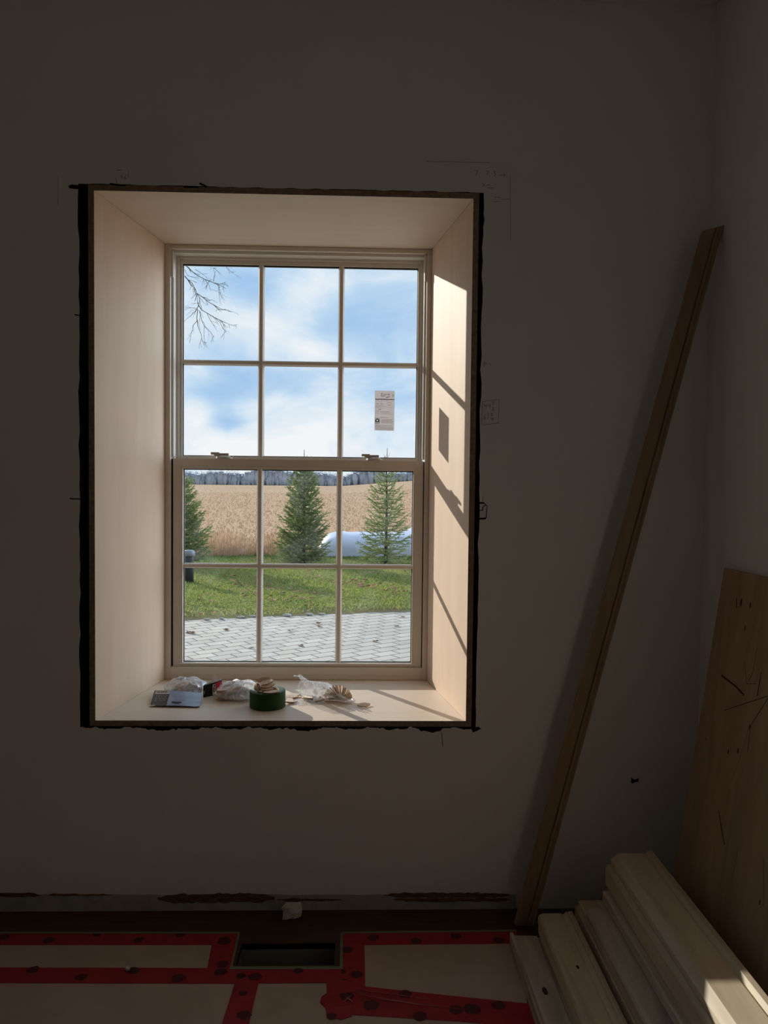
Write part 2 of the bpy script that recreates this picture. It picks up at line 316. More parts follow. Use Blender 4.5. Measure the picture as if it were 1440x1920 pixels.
# ================================================================ ROOM SHELL
XR, XL, YB, ZC = 1.137, -3.3, -5.0, 3.0
OX0, OX1, OZ0, OZ1 = -.923, .384, .618, 2.379       # rough opening in the plaster
rw = random.Random(3)
def jag(a): return rw.uniform(-a, a)
def front_wall():
    b = MB()
    # irregular loop round the hole, front face
    left = [(OX0+jag(.003), 0, OZ0+(OZ1-OZ0)*i/40) for i in range(41)]
    right = [(OX1+jag(.003), 0, OZ0+(OZ1-OZ0)*i/40) for i in range(41)]
    NB = 200
    bot = [(OX0+(OX1-OX0)*i/NB, 0, OZ0-.004+.003*math.sin(i*.31)+.002*math.sin(i*.83+1)+jag(.0022)-(.008 if i % 67 in range(38, 49) else 0)) for i in range(NB+1)]
    top = [(OX0+(OX1-OX0)*i/48, 0, OZ1+.002+jag(.0015)) for i in range(49)]
    for k in (0, -1):
        pass
    left[0] = bot[0]; right[0] = bot[-1]; left[-1] = top[0]; right[-1] = top[-1]
    for i in range(40):
        a, c = left[i], left[i+1]; b.quad((XL, 0, a[2] if i else 0), a, c, (XL, 0, c[2] if i < 39 else ZC))
        a, c = right[i], right[i+1]; b.quad(a, (XR, 0, a[2] if i else 0), (XR, 0, c[2] if i < 39 else ZC), c)
    b.add([(XL, 0, 0), bot[0], (XR, 0, 0), bot[-1]], []); 
    for i in range(NB):
        a, c = bot[i], bot[i+1]
        xa = XL if i == 0 else a[0]; xc = XR if i == NB-1 else c[0]
        b.quad((xa, 0, 0), (xc, 0, 0), c, a)
    for i in range(48):
        a, c = top[i], top[i+1]
        xa = XL if i == 0 else a[0]; xc = XR if i == 47 else c[0]
        b.quad(a, c, (xc, 0, ZC), (xa, 0, ZC))
    # reveals of the rough opening back to the outer leaf
    loop = bot + right[1:] + top[::-1][1:] + left[::-1][1:-1]
    n = len(loop)
    b.add(loop + [(p[0], .556, p[2]) for p in loop], [(i, (i+1) % n, (i+1) % n+n, i+n) for i in range(n)], 1)
    # outer leaf of the wall, with the opening the window sits in
    ox0, ox1, oz0, oz1 = -.7848+.004, .2647-.004, .63, 2.356
    for (x0, x1, z0, z1) in ((XL-.3, ox0, -.4, ZC+.2), (ox1, XR+.3, -.4, ZC+.2), (ox0, ox1, -.4, oz0+.02), (ox0, ox1, oz1, ZC+.2)):
        b.box((x0, .555, z0), (x1, .69, z1), 1)
    b.box((XL-.3, .02, ZC), (XR+.3, .555, ZC+.2), 1)
    # bare plaster band left where the old baseboard was, with brown patches of exposed lath
    def blob(pts, mi, y): b.add([(p.x, y, p.z) for p in (at_y(px, py, 0) for px, py in pts)], [tuple(range(len(pts)))], mi)
    r2 = random.Random(5)
    def strip(x0, x1, y0, y1, mi, y, j=2.0, step=14, taper=True):
        n = max(3, int((x1-x0)/step)); up = []; dn = []
        for i in range(n+1):
            x = x0+(x1-x0)*i/n; t = min(1, 6*min(i, n-i)/n+.15) if taper else 1; mid = (y0+y1)/2
            up.append((x, mid+(y0-mid)*t+r2.uniform(-j, j))); dn.append((x, mid+(y1-mid)*t+r2.uniform(-j, j)))
        for i in range(n): blob([up[i], up[i+1], dn[i+1], dn[i]], mi, y)
    strip(-700, 968, 1677, 1712, 2, -.0015, .8, 20, False)
    strip(296, 515, 1675, 1692, 3, -.003, 2.2, 8)
    strip(-10, 75, 1673, 1681, 3, -.003, 1.2, 10)
    strip(80, 215, 1675, 1679, 3, -.003, 1.0, 10)
    strip(520, 640, 1684, 1689, 3, -.003, 1.5, 9)
    strip(718, 958, 1673, 1682, 3, -.003, 1.4, 8)
    strip(735, 960, 1683, 1690, 3, -.003, 1.6, 9)
    # cracks and chips of the plaster edge
    def crack(pts, w, mi=4, y=-.0012):
        for (p, q) in zip(pts, pts[1:]):
            a = at_y(*p, 0); c = at_y(*q, 0); d = (c-a).normalized(); nrm = Vector((-d.z, 0, d.x))*w/2
            b.add([(v.x, y, v.z) for v in (a-nrm, c-nrm, c+nrm, a+nrm)], [(0, 1, 2, 3)], mi)
    blob([(128, 349), (135, 346), (150, 348), (166, 349), (160, 354), (142, 355), (130, 353)], 4, -.0012)
    crack([(206, 345), (222, 347), (236, 348)], .006); crack([(345, 351), (372, 351)], .005); crack([(374, 344), (381, 347), (388, 351)], .006)
    blob([(884, 1366), (897, 1362), (902, 1366), (893, 1371), (886, 1373)], 4, -.0012)
    blob([(1183, 1458), (1190, 1462), (1197, 1459), (1197, 1466), (1191, 1466), (1186, 1469), (1183, 1467)], 4, -.0012)
    crack([(894, 943), (908, 943)], .006); crack([(890, 973), (911, 972)], .006); crack([(907, 943), (913, 948), (911, 972)], .0025); crack([(911, 946), (905, 951), (905, 957), (897, 957)], .003)
    crack([(905, 400), (907, 412), (905, 424)], .005); crack([(131, 935), (155, 936)], .004); crack([(140, 590), (150, 592)], .004)
    crack([(690, 1702), (694, 1690)], .006); crack([(304, 1698), (308, 1699)], .012); crack([(664, 1703), (668, 1704)], .012)
    crack([(828, 1372), (830, 1400)], .002)
    # pencil notes
    def pen(pts, w=.0016): crack(pts, w, 5, -.0008)
    pen([(905, 753), (936, 749)]); pen([(936, 749), (934, 795)]); pen([(905, 753), (903, 797)]); pen([(905, 797), (934, 793)])
    def glyph(segs, x, y, sx, sy):
        for sg in segs: pen([(x+u*sx, y+v*sy) for u, v in sg], .0018)
    four = [[(0, 0), (0, .5), (.8, .5)], [(.6, 0), (.6, 1)]]; three = [[(0, .05), (.7, 0), (.3, .45), (.75, .7), (.3, 1), (0, .9)]]
    six = [[(.6, 0), (.1, .5), (.1, .95), (.6, 1), (.65, .6), (.1, .6)]]; seven = [[(0, 0), (.7, 0), (.25, 1)]]; slash = [[(.6, 0), (0, 1)]]; eight = [[(.4, .5), (.1, .2), (.4, 0), (.7, .2), (.1, .8), (.4, 1), (.7, .8), (.4, .5)]]
    glyph(four, 908, 757, 6, 8); glyph(four, 915, 757, 6, 8); glyph(seven, 923, 754, 4, 6); glyph(eight, 923, 763, 4, 7)
    glyph(six, 907, 776, 5, 10); glyph(seven, 913, 776, 5, 9); glyph(three, 920, 775, 5, 5); glyph(four, 921, 783, 5, 6)
    pen([(905, 682), (912, 680)]); pen([(906, 686), (913, 682)]); pen([(908, 678), (908, 688)]); pen([(918, 680), (920, 686)])
    pen([(800, 303), (918, 305)], .0014); pen([(957, 330), (957, 452)], .0012); pen([(109, 330), (109, 385)], .0012)
    glyph(seven, 890, 320, 8, 9); glyph(seven, 911, 321, 7, 7); glyph(three, 925, 321, 6, 9); pen([(935, 329), (947, 328)]); pen([(944, 325), (947, 328), (944, 331)])
    pen([(904, 344), (910, 350)]); pen([(904, 350), (910, 344)]); pen([(912, 347), (920, 347)]); pen([(914, 352), (926, 353)])
    pen([(927, 370), (938, 370)]); pen([(927, 378), (938, 378)]); pen([(940, 374), (957, 373)])
    pen([(216, 332), (220, 346)], .0014); pen([(220, 319), (228, 319)], .003); glyph(four, 226, 328, 5, 8); glyph(six, 233, 328, 6, 9); pen([(242, 318), (240, 335)])
    pen([(905, 940), (906, 930)])
    return b.build('wall_front', [M['wall'], M['stone_gap'], M['bare_plaster'], M['brown_gap'], M['crack'], M['pencil']], fixn=False)
struct(front_wall())
struct(MB().box((XR, YB, 0), (XR+.2, .5, ZC)).build('wall_right', M['wall']))
struct(MB().box((XL-.2, YB, 0), (XL, .5, ZC)).build('wall_left', M['wall']))
struct(MB().box((XL-.2, YB-.2, 0), (XR+.2, YB, ZC)).build('wall_back', M['wall']))
struct(MB().box((XL-.2, YB-.2, ZC), (XR+.2, .02, ZC+.2)).build('ceiling', M['ceiling']))
# floor with the register hole
HX0, HX1, HY0, HY1 = -.362, -.072, -.290, -.181
fl = MB()
for (x0, x1, y0, y1) in ((XL-.2, HX0, YB-.2, .5), (HX1, XR+.2, YB-.2, .5), (HX0, HX1, YB-.2, HY0), (HX0, HX1, HY1, .5)):
    fl.box((x0, y0, -.02), (x1, y1, 0))
struct(fl.build('floor', M['floor'], fixn=False))

# ================================================================ WINDOW LINER (four mitred plywood boards)
D = .522
fx0, fx1, fz0, fz1 = -.7848, .2647, .640, 2.360      # window frame outline on the liner's inner end
rx0, rx1 = -.873, .3508                             # liner outline at the wall face
T = .019
def liner(name, pts, mats):
    # pts: inner face (front a, front b, back b, back a) and the same four pushed outwards
    b = MB(); p = [Vector(q) for q in pts]
    b.quad(p[0], p[1], p[2], p[3], 0)
    b.quad(p[4], p[7], p[6], p[5], 1); b.quad(p[0], p[4], p[5], p[1], 1); b.quad(p[1], p[5], p[6], p[2], 1); b.quad(p[2], p[6], p[7], p[3], 1); b.quad(p[3], p[7], p[4], p[0], 1)
    return struct(b.build(name, mats))
y0 = -.001
g = .0006
liner('trim_1', [(rx0, y0, fz0), (rx0, y0, fz1), (fx0, D, fz1), (fx0, D, fz0), (rx0-T, y0, fz0-T), (rx0-T, y0, fz1+T), (fx0-T, D, fz1+T), (fx0-T, D, fz0-T)], [M['ply'], M['ply_edge']])
liner('trim_2', [(rx1, y0, fz0), (rx1, y0, fz1), (fx1, D, fz1), (fx1, D, fz0), (rx1+T, y0, fz0-T), (rx1+T, y0, fz1+T), (fx1+T, D, fz1+T), (fx1+T, D, fz0-T)], [M['ply'], M['ply_edge']])
liner('trim_3', [(rx0+g, y0, fz1), (rx1-g, y0, fz1), (fx1-g, D, fz1), (fx0+g, D, fz1), (rx0-T+g, y0, fz1+T), (rx1+T-g, y0, fz1+T), (fx1+T-g, D, fz1+T), (fx0-T+g, D, fz1+T)], [M['ply_h'], M['ply_edge']])
liner('trim_4', [(rx0+g, y0, fz0), (rx1-g, y0, fz0), (fx1-g, D, fz0), (fx0+g, D, fz0), (rx0-T+g, y0, fz0-T), (rx1+T-g, y0, fz0-T), (fx1+T-g, D, fz0-T), (fx0-T+g, D, fz0-T)], [M['ply_h'], M['ply_edge']])

# ================================================================ WINDOW
lz0_ = .689
win = struct(empty('window_1', (0, D, fz0)))
def wpart(name, b, mats, parent=win, bevel=0, label=None):
    o = b.build(name, mats, bevel=bevel)
    o.parent = parent
    if parent is win: o.matrix_parent_inverse = Matrix.Translation(-Vector(win.location))
    if label: o['label'] = label
    return o
def ring(b, x0, x1, z0, z1, wl, wr, wb, wt, ya, yb, mi=0):
    b.box((x0, ya, z0), (x0+wl, yb, z1), mi); b.box((x1-wr, ya, z0), (x1, yb, z1), mi)
    if wb: b.box((x0+wl, ya, z0), (x1-wr, yb, z0+wb), mi)
    if wt: b.box((x0+wl, ya, z1-wt), (x1-wr, yb, z1), mi)
fr = MB()
ring(fr, fx0, fx1, fz0, fz1, .021, .019, .049, .017, D+.001, D+.030)     # face casing
fr.box((fx0, D+.03, fz0-.0), (fx1, .66, fz0+.044))                        # sill
fr.box((fx0, D+.03, fz1-.013), (fx1, .66, fz1)); fr.box((fx0, D+.03, fz0), (fx0+.014, .66, fz1)); fr.box((fx1-.013, D+.03, fz0), (fx1, .66, fz1))
fr.box((fx0+.02, D-.0015, fz0+.018), (fx1-.02, D+.001, fz0+.020))         # bead line on the sill
wpart('frame', fr, M['winwhite'], bevel=.0015)
jl = MB()
jl.box((fx0+.014, D+.02, 1.53), (fx0+.030, .64, fz1-.016)); jl.box((fx1-.028, D+.02, 1.53), (fx1-.013, .64, fz1-.016))
jl.box((fx0+.030, D+.02, fz1-.028), (fx1-.028, .64, fz1-.013))
wpart('jamb_liner', jl, M['vinyl'], bevel=.001, label='white vinyl jamb liner')
for sx in (fx0+.021, fx1-.019-.010):
    b = MB(); b.box((sx, D+.008, 2.235), (sx+.010, D+.02, fz1-.022)); wpart('balance_clip', b, M['vinyl'], bevel=.002, label='white plastic clip at the top of the jamb')
b = MB(); ring(b, fx0+.020, fx1-.018, lz0_-.004, 1.521, .0085, .0055, .004, 0, .546, .552); wpart('gap_shade_strip', b, M['gasket'], label='black strip put in as the shade of the gap around the lower sash')  # black strip added to darken the gap between frame and sash
# upper sash
us = wpart('upper_sash', MB(), M['winwhite'])
ux0, ux1, uz0, uz1 = -.757, .240, 1.50, 2.336
ugx0, ugx1, ugz0, ugz1 = -.732, .2155, 1.535, 2.3045
b = MB(); ring(b, ux0, ux1, uz0, uz1, ugx0-ux0, ux1-ugx1, ugz0-uz0, uz1-ugz1, .590, .625)
ring(b, ux0, ux1, uz0, uz1, .014, .014, .0, .014, .582, .590)
us.data = b.build('tmp', M['winwhite']).data; bpy.data.objects.remove(bpy.data.objects['tmp']); 
bv = us.modifiers.new('bevel', 'BEVEL'); bv.width = .0012; bv.segments = 2; bv.limit_method = 'ANGLE'
def grid(sash, xs, zs, x0, x1, z0, z1, yf, yb, wv=.0122, wh=.0098):
    b = MB()
    for x in xs:
        b.extrude([(x-wv, yf+.008, z0), (x-wv*.55, yf, z0), (x+wv*.55, yf, z0), (x+wv, yf+.008, z0), (x+wv, yb, z0), (x-wv, yb, z0)], (0, 0, z1-z0))
    for z in zs:
        b.extrude([(x0, yf+.008, z-wh), (x0, yf+.001, z-wh*.55), (x0, yf+.001, z+wh*.55), (x0, yf+.008, z+wh), (x0, yb, z+wh), (x0, yb, z-wh)], (x1-x0, 0, 0))
    return wpart('muntin_grid', b, M['winwhite'], sash)
grid(us, (-.4175, -.0945), (1.914,), ugx0, ugx1, ugz0, ugz1, .592, .602)
grid(us, (-.4175, -.0945), (1.914,), ugx0, ugx1, ugz0, ugz1, .606, .622).name = 'outer_muntin_grid'
def pane(sash, x0, x1, z0, z1, y, mm):
    b = MB(); b.quad((x0, y, z0), (x1, y, z0), (x1, y, z1), (x0, y, z1)); return wpart('glass_pane', b, mm, sash)
pane(us, ugx0, ugx1, ugz0, ugz1, .604, M['glass'])
b = MB(); ring(b, ugx0-.0, ugx1+.0, ugz0, ugz1, .003, .003, .003, .005, .596, .603); wpart('gasket', b, M['gasket'], us, label='black glazing gasket')
# lower sash
lx0, lx1, lz0, lz1 = -.756, .242, .689, 1.523
lgx0, lgx1, lgz0, lgz1 = -.7175, .202, .7045, 1.482
ls = wpart('lower_sash', MB(), M['winwhite'])
b = MB(); ring(b, lx0, lx1, lz0, lz1, lgx0-lx0, lx1-lgx1, lgz0-lz0, lz1-lgz1, .538, .574)
b.box((lgx0-.012, .532, lgz0-.006), (lgx1+.012, .538, lgz0-.0015))
ring(b, lgx0-.010, lgx1+.010, lgz0-.004, lgz1+.010, .0025, .0025, 0, .0025, .5365, .538)
us2 = b.build('tmp', M['winwhite']); ls.data = us2.data; bpy.data.objects.remove(us2)
bv = ls.modifiers.new('bevel', 'BEVEL'); bv.width = .0012; bv.segments = 2; bv.limit_method = 'ANGLE'
grid(ls, (-.4135, -.094), (1.0935,), lgx0, lgx1, lgz0, lgz1, .548, .558)
grid(ls, (-.4135, -.094), (1.0935,), lgx0, lgx1, lgz0, lgz1, .562, .572).name = 'outer_muntin_grid'
pane(ls, lgx0, lgx1, lgz0, lgz1, .560, M['glass_low'])
b = MB(); ring(b, lgx0, lgx1, lgz0, lgz1, .003, .003, .003, .004, .553, .559); wpart('gasket', b, M['gasket'], ls, label='black glazing gasket')
for x in (-.556, .045):
    b = MB(); b.lathe([(.001, .0), (.033, 0), (.032, .007), (.022, .013), (.001, .015)], 24, 0, (x, .557, lz1))
    b.box((x-.040, .545, lz1+.012), (x+.018, .558, lz1+.0225)); b.box((x-.052, .541, lz1+.016), (x-.018, .553, lz1+.026)); b.box((x-.01, .548, lz1+.008), (x+.034, .566, lz1+.012))
    wpart('sash_lock', b, M['lock'], ls, bevel=.0015, label='cream cam sash lock')

# window sticker
def text_mesh(body, size, name='txt'):
    cu_ = bpy.data.curves.new(name, 'FONT'); cu_.body = body; cu_.size = size; cu_.align_x = 'LEFT'
    o = bpy.data.objects.new(name, cu_); C.objects.link(o); bpy.context.view_layer.update()
    dg = bpy.context.evaluated_depsgraph_get(); me = bpy.data.meshes.new_from_object(o.evaluated_get(dg))
    vs = [tuple(v.co) for v in me.vertices]; fs = [tuple(p.vertices) for p in me.polygons]
    bpy.data.objects.remove(o); bpy.data.meshes.remove(me); return vs, fs
st = MB(); sy = .6015
q = [at_y(702, 807, sy), at_y(739, 808, sy), at_y(740, 733, sy), at_y(703, 732, sy)]
st.extrude([tuple(p) for p in q], (0, .0006, 0))
stk = tag(st.build('window_sticker', M['sticker']), 'white paper window label stuck on the upper right glass pane', 'sticker')
bl, br_, tr_, tl = q
def sp(u, v, y=sy-.0004):
    p = bl.lerp(br_, u).lerp(tl.lerp(tr_, u), v); return (p.x, y, p.z)
pr = MB()
def sbar(u0, u1, v, h, mi=0): pr.add([sp(u0, v), sp(u1, v), sp(u1, v+h), sp(u0, v+h)], [(0, 1, 2, 3)], mi)
vs, fs = text_mesh('Frank', .030); wv = max(v[0] for v in vs)
pr.add([sp(.30+v[0]/wv*.47, .885+v[1]/.030*.072) for v in vs], fs, 0)
sbar(.30, .52, .858, .012); pr.add([sp(.55, .825), sp(.62, .845), sp(.77, .858), sp(.77, .85), sp(.65, .832), sp(.56, .817)], [(0, 1, 2, 3, 4, 5)], 0)
sbar(.02, .99, .775, .018)
rs = random.Random(2)
for v in (.90, .88, .855): sbar(.88, .96, v, .008, 1)
for (u0, u1, v, h, mi) in ((.05, .22, .75, .008, 1), (.3, .7, .75, .008, 1), (.18, .33, .715, .006, 1), (.6, .85, .712, .006, 1), (.6, .85, .69, .006, 1),
     (.05, .45, .63, .006, 1), (.03, .62, .603, .008, 1), (.62, .88, .582, .006, 1), (.05, .2, .575, .01, 1), (.22, .47, .572, .006, 1), (.05, .25, .485, .007, 1),
     (.28, .75, .465, .012, 1), (.35, .66, .440, .006, 1), (.05, .25, .43, .006, 1), (.28, .92, .415, .007, 1), (.28, .7, .325, .01, 1), (.05, .9, .13, .008, 1), (.05, .3, .115, .006, 1)):
    u = u0
    while u < u1:
        w = rs.uniform(.015, .05); sbar(u, min(u+w, u1), v, h, mi); u += w+rs.uniform(.006, .016)
for v in (.28, .265, .25, .235, .22, .205, .19, .10, .085, .07, .055, .04, .025):
    u = rs.uniform(.32, .38) if v > .15 else .06
    while u < .9:
        w = rs.uniform(.02, .08); sbar(u, u+w, v, .006, 1); u += w+rs.uniform(.01, .03)
def sdig(s, u, v, h):
    vs, fs = text_mesh(s, .02); wv = max(p[0] for p in vs); pr.add([sp(u+p[0]/.02*h*2.0, v+p[1]/.02*h) for p in vs], fs, 0)
sdig('0.40', .06, .655, .04); sdig('2.27', .30, .655, .04); sdig('0.24', .66, .628, .04); sdig('0.48', .18, .515, .04)
sbar(.02, .25, .305, .006); sbar(.02, .035, .16, .145, 1); sbar(.235, .25, .16, .145, 1)
for k in range(24):   # round mark in the little square
    a0, a1 = 2*math.pi*k/24, 2*math.pi*(k+1)/24
    pr.add([sp(.14+r*math.cos(a), .25+r*.48*math.sin(a)) for a, r in ((a0, .052), (a1, .052), (a1, .10), (a0, .10))], [(0, 1, 2, 3)], 0)
sbar(.04, .24, .205, .014); sbar(.05, .22, .168, .012)
pr.build('printed_text', [M['ink'], M['greyink']], stk, fixn=False)

# ================================================================ LEANING PLANK
pk = MB()
b0 = Vector((.536, -.094, .0035)); b1 = Vector((1.104, -.078, 2.245)); ax = (b1-b0).normalized()
wv = Vector((ax.z, 0, -ax.x)).normalized(); nv = wv.cross(ax).normalized()     # width to the right, normal
if nv.y > 0: nv = -nv
prof = [(-.029, -.010), (-.029, .008), (-.025, .011), (.003, .011), (.0045, .0055), (.007, .0055), (.0085, .0125), (.017, .0125), (.020, .009), (.024, .012), (.029, .012), (.029, -.010)]
lo = []; hi = []
for (u, v) in prof:
    o = b0+wv*u+nv*v; lo.append(o+ax*(((.0045)-o.z)/ax.z))
    o = b1+wv*u+nv*v; hi.append(o+ax*(((2.252+u*.30)-o.z)/ax.z))
n = len(prof)
pk.add(lo+hi, [(i, (i+1) % n, (i+1) % n+n, i+n) for i in range(n)], 0); pk.add(lo, [tuple(range(n))], 1); pk.add(hi, [tuple(range(n))], 1)
tag(pk.build('casing_plank', [M['plank'], M['board_end']]), 'long narrow wood casing plank leaning upright in the room corner', 'plank')

# ================================================================ PLYWOOD SHEET leaning on the right wall
ps = MB()
pa, pb = Vector((.955, -.193, .0)), Vector((1.117, -.193, 1.180)); pt = .012
upv = (pb-pa).normalized(); nn = Vector((upv.z, 0, -upv.x)).normalized()   # towards the wall
for o in (0,):
    e0, e1 = pa, pb
    p = [e0, e0+nn*pt, e0+nn*pt, e0, e1, e1+nn*pt, e1+nn*pt, e1]
    Ln = Vector((0, -1.62, 0))
    p[2] = p[1]+Ln; p[3] = e0+Ln; p[6] = p[5]+Ln; p[7] = e1+Ln
    ps.hexa([tuple(v) for v in p], 0)
def on_sheet(px, py):   # ray onto the sheet's visible face
    d = ray(px, py); t = (pa-EYE).dot(nn)/d.dot(nn); return EYE+d*t
def sscr(pts, w):
    for a, c in zip(pts, pts[1:]):
        a = on_sheet(*a)-nn*.0006; c = on_sheet(*c)-nn*.0006; d = (c-a).normalized(); s = d.cross(nn)*w/2
        ps.add([a-s, c-s, c+s, a+s], [(0, 1, 2, 3)], 1)
sscr([(1353, 1266), (1380, 1287), (1395, 1303)], .005); sscr([(1358, 1332), (1395, 1320), (1440, 1305)], .002); sscr([(1348, 1520), (1354, 1560), (1359, 1584)], .004)
sscr([(1381, 1122), (1381, 1140)], .004); sscr([(1428, 1260), (1420, 1305)], .003); sscr([(1419, 1216), (1412, 1260), (1404, 1278)], .0018); sscr([(1440, 1310), (1408, 1360), (1402, 1410)], .0018)
sscr([(1396, 1240), (1400, 1282), (1418, 1282)], .0012); sscr([(1406, 1362), (1388, 1420), (1372, 1465)], .001)
sscr([(1432, 1608), (1432, 1700)], .0015); sscr([(1385, 1590), (1372, 1650)], .0012)
for (x, y, r) in ((1407, 1135, .006), (1324, 1385, .004), (1366, 1410, .005), (1384, 1408, .006), (1406, 1363, .005), (1425, 1692, .005), (1390, 1130, .008), (1397, 1178, .005)):
    c = on_sheet(x, y)-nn*.0007; ps.add([c+Vector((0, 1, 0))*r*.6*math.cos(k*math.pi/5)+upv*r*1.5*math.sin(k*math.pi/5) for k in range(10)], [tuple(range(10))], 1)
tag(ps.build('plywood_sheet', [M['plysheet'], M['scratch']]), 'scratched brown plywood sheet leaning against the right wall', 'plywood sheet')

# ================================================================ STACK OF CASING BOARDS on the floor
grp = 'casing boards stacked on the floor'
def board(x0, x1, z0, z1, ya, yb, label, style='casing', mats=None, back=.007, knot=None):
    b = MB(); w = x1-x0; t = z1-z0
    if style == 'casing':      # rounded left edge, flat face, grooved raised band on the right
        bw = min(.024, w*.25)
        pr_ = [(x0, z0), (x0, z1-.012), (x0+.004, z1-.005), (x0+.012, z1-.001), (x0+.018, z1), (x1-bw-.012, z1), (x1-bw-.009, z1-.003), (x1-bw-.005, z1-.003), (x1-bw, z1+.001), (x1-bw+.004, z1+back*.8), (x1-bw+.010, z1+back*.55), (x1-bw+.014, z1+back), (x1-.002, z1+back), (x1, z1+back-.002), (x1, z0)]
    elif style == 'chamfer':
        bw = .022
        pr_ = [(x0, z0), (x0, z1-.017), (x0+.022, z1), (x1-bw-.010, z1), (x1-bw-.007, z1-.003), (x1-bw-.003, z1-.003), (x1-bw, z1+.002), (x1-bw+.004, z1+back), (x1-.003, z1+back), (x1, z1+back-.003), (x1, z0)]
    elif style == 'lip':       # raised lip on the left
        pr_ = [(x0, z0), (x0, z1+.010), (x0+.009, z1+.010), (x0+.013, z1+.002), (x0+.02, z1), (x1-.03, z1-.002), (x1-.026, z1-.006), (x1-.006, z1-.006), (x1, z1-.010), (x1, z0)]
    else:
        pr_ = [(x0, z0), (x0, z1-.004), (x0+.004, z1), (x1-.004, z1), (x1, z1-.004), (x1, z0)]
    mats = mats or [M['boards'], M['board_end'], M['knot']]
    b.extrude([(x, ya, z) for x, z in pr_], (0, yb-ya, 0), 0, 1)
    if knot:
        kx, ky, r = knot
        b.add([(kx+r*math.cos(k*math.pi/6), ky+r*2.2*math.sin(k*math.pi/6), z1+.0006) for k in range(12)], [tuple(range(12))], 2)
    o = b.build('casing_board', mats, loc=None)
    # put the origin at the board's own middle so its grain differs from its neighbours'
    c = Vector(((x0+x1)/2, (ya+yb)/2, z0)); o.data.transform(Matrix.Translation(-c)); o.location = c
    return tag(o, label, 'board', grp)
Ye = -2.0
BG = [M['boards_grey'], M['board_end'], M['knot']]
board(.468, .582, .0045, .034, -.205, Ye, 'knotty grey-brown board lying lowest, at the left edge of the board pile', 'lip', BG, knot=(.515, -.46, .007))
board(.588, .90, .0045, .034, -.10, Ye+.1, 'wide bottom board of the pile, hidden under the others beside the knotty one', 'plain')
board(.560, .90, .035, .068, -.19, Ye, 'second wide board from the bottom of the pile', 'plain')
board(.556, .664, .069, .100, -.200, Ye, 'yellowish board with a grooved raised edge, second from the left in the pile', 'casing', knot=(.605, -.46, .004))
board(.680, .895, .069, .108, -.17, Ye+.1, 'wide board beneath the round-edged one in the middle of the pile', 'plain')
board(.682, .895, .109, .141, -.2, Ye+.05, 'board just under the round-edged pale one in the pile', 'plain')
board(.678, .782, .142, .168, -.292, Ye, 'pale round-edged board in the middle of the pile', 'casing', BG)
board(.790, .900, .142, .172, -.21, Ye, 'board between the pale middle board and the plywood sheet', 'plain')
board(.736, .90, .176, .205, -.262, Ye, 'flat-faced board stepping down left, two below the topmost sunlit board', 'plain', BG)
board(.756, .880, .206, .270, -.225, Ye, 'thick round-edged board directly under the topmost sunlit board', 'casing', back=.0)
board(.768, .898, .272, .307, -.236, Ye, 'topmost angled-edge board of the pile with sunlight on its near end', 'chamfer', back=.008)

# ================================================================ FLOOR PROTECTION: sheets, red tape, green edge tape
def fpoly(b, pts, z0, z1, mi=0):
    loop = [tuple(at_z(px, py, z1)) for px, py in pts]; b.extrude([(x, y, z0) for x, y, z in loop], (0, 0, z1-z0), mi)
def sheet(pts, label):
    b = MB(); fpoly(b, pts, .0, .003); return tag(b.build('floor_board', M['hardboard']), label, 'floor board', 'floor protection boards')
sheet([(-700, 1752), (424, 1752), (402, 1826), (-330, 1826)], 'tan protective floor board behind, left of the floor vent')
sheet([(-330, 1829), (455, 1829), (395, 2100), (-400, 2100)], 'tan protective floor board at the lower left of the picture')
sheet([(458, 1829), (640, 1829), (662, 1870), (990, 1893), (1030, 2100), (398, 2100)], 'tan floor board in front of the vent, reaching right to the board pile')
sheet([(662, 1752), (968, 1752), (990, 1890), (664, 1868)], 'tan floor board between the floor vent and the board pile')
rt = random.Random(11)
def tape(pts, label, z=.0034, prints=(), crinkle=0):
    b = MB(); fpoly(b, pts, z-.0003, z)
    for (px, py, r) in prints:
        c = at_z(px, py, z+.0003)
        nn_ = 14; ring_ = [(c.x+r*(1+rt.uniform(-.15, .15))*math.cos(2*math.pi*k/nn_), c.y+r*.9*(1+rt.uniform(-.15, .15))*math.sin(2*math.pi*k/nn_), c.z) for k in range(nn_)]
        b.add(ring_, [tuple(range(nn_))], 1)
    return tag(b.build('red_tape_strip', [M['redtape'], M['tapeprint']]), label, 'tape', 'red sheathing tape on the floor')
for (x0, x1, label) in ((-3.29, -.90, 'tan protective floor board covering the near left of the room'), (-.895, .10, 'tan protective floor board covering the near middle of the room')):
    b = MB(); b.box((x0, YB+.01, 0), (x1, -.76, .003)); tag(b.build('floor_board', M['hardboard']), label, 'floor board', 'floor protection boards')
b = MB(); b.box((.105, YB+.01, 0), (1.13, -2.03, .003)); tag(b.build('floor_board', M['hardboard']), 'tan protective floor board at the near end of the board pile', 'floor board', 'floor protection boards')
tape([(-300, 1750), (446, 1750), (444, 1772), (-305, 1772)], 'red tape strip along the back floor edge, left of the vent', .0034, ((8, 1757, .016), (92, 1763, .018), (182, 1752, .014), (260, 1762, .017), (338, 1752, .016)))
tape([(401, 1750), (447, 1750), (431, 1820), (388, 1817)], 'short red tape strip running forward at the left side of the vent', .0039, ((420, 1764, .022), (417, 1822-14, .018)))
tape([(-330, 1813), (432, 1815), (428, 1844), (-338, 1842)], 'long red tape strip across the left floor, in front of the back board', .0044, ((62, 1818, .018), (152, 1832, .018), (250, 1820, .018), (335, 1834, .02), (414, 1822, .02)))
tape([(428, 1818), (640, 1817), (640, 1842), (424, 1844)], 'red tape strip directly in front of the floor vent', .0049, ((452, 1830, .014), (478, 1832, .02), (560, 1820, .014)))
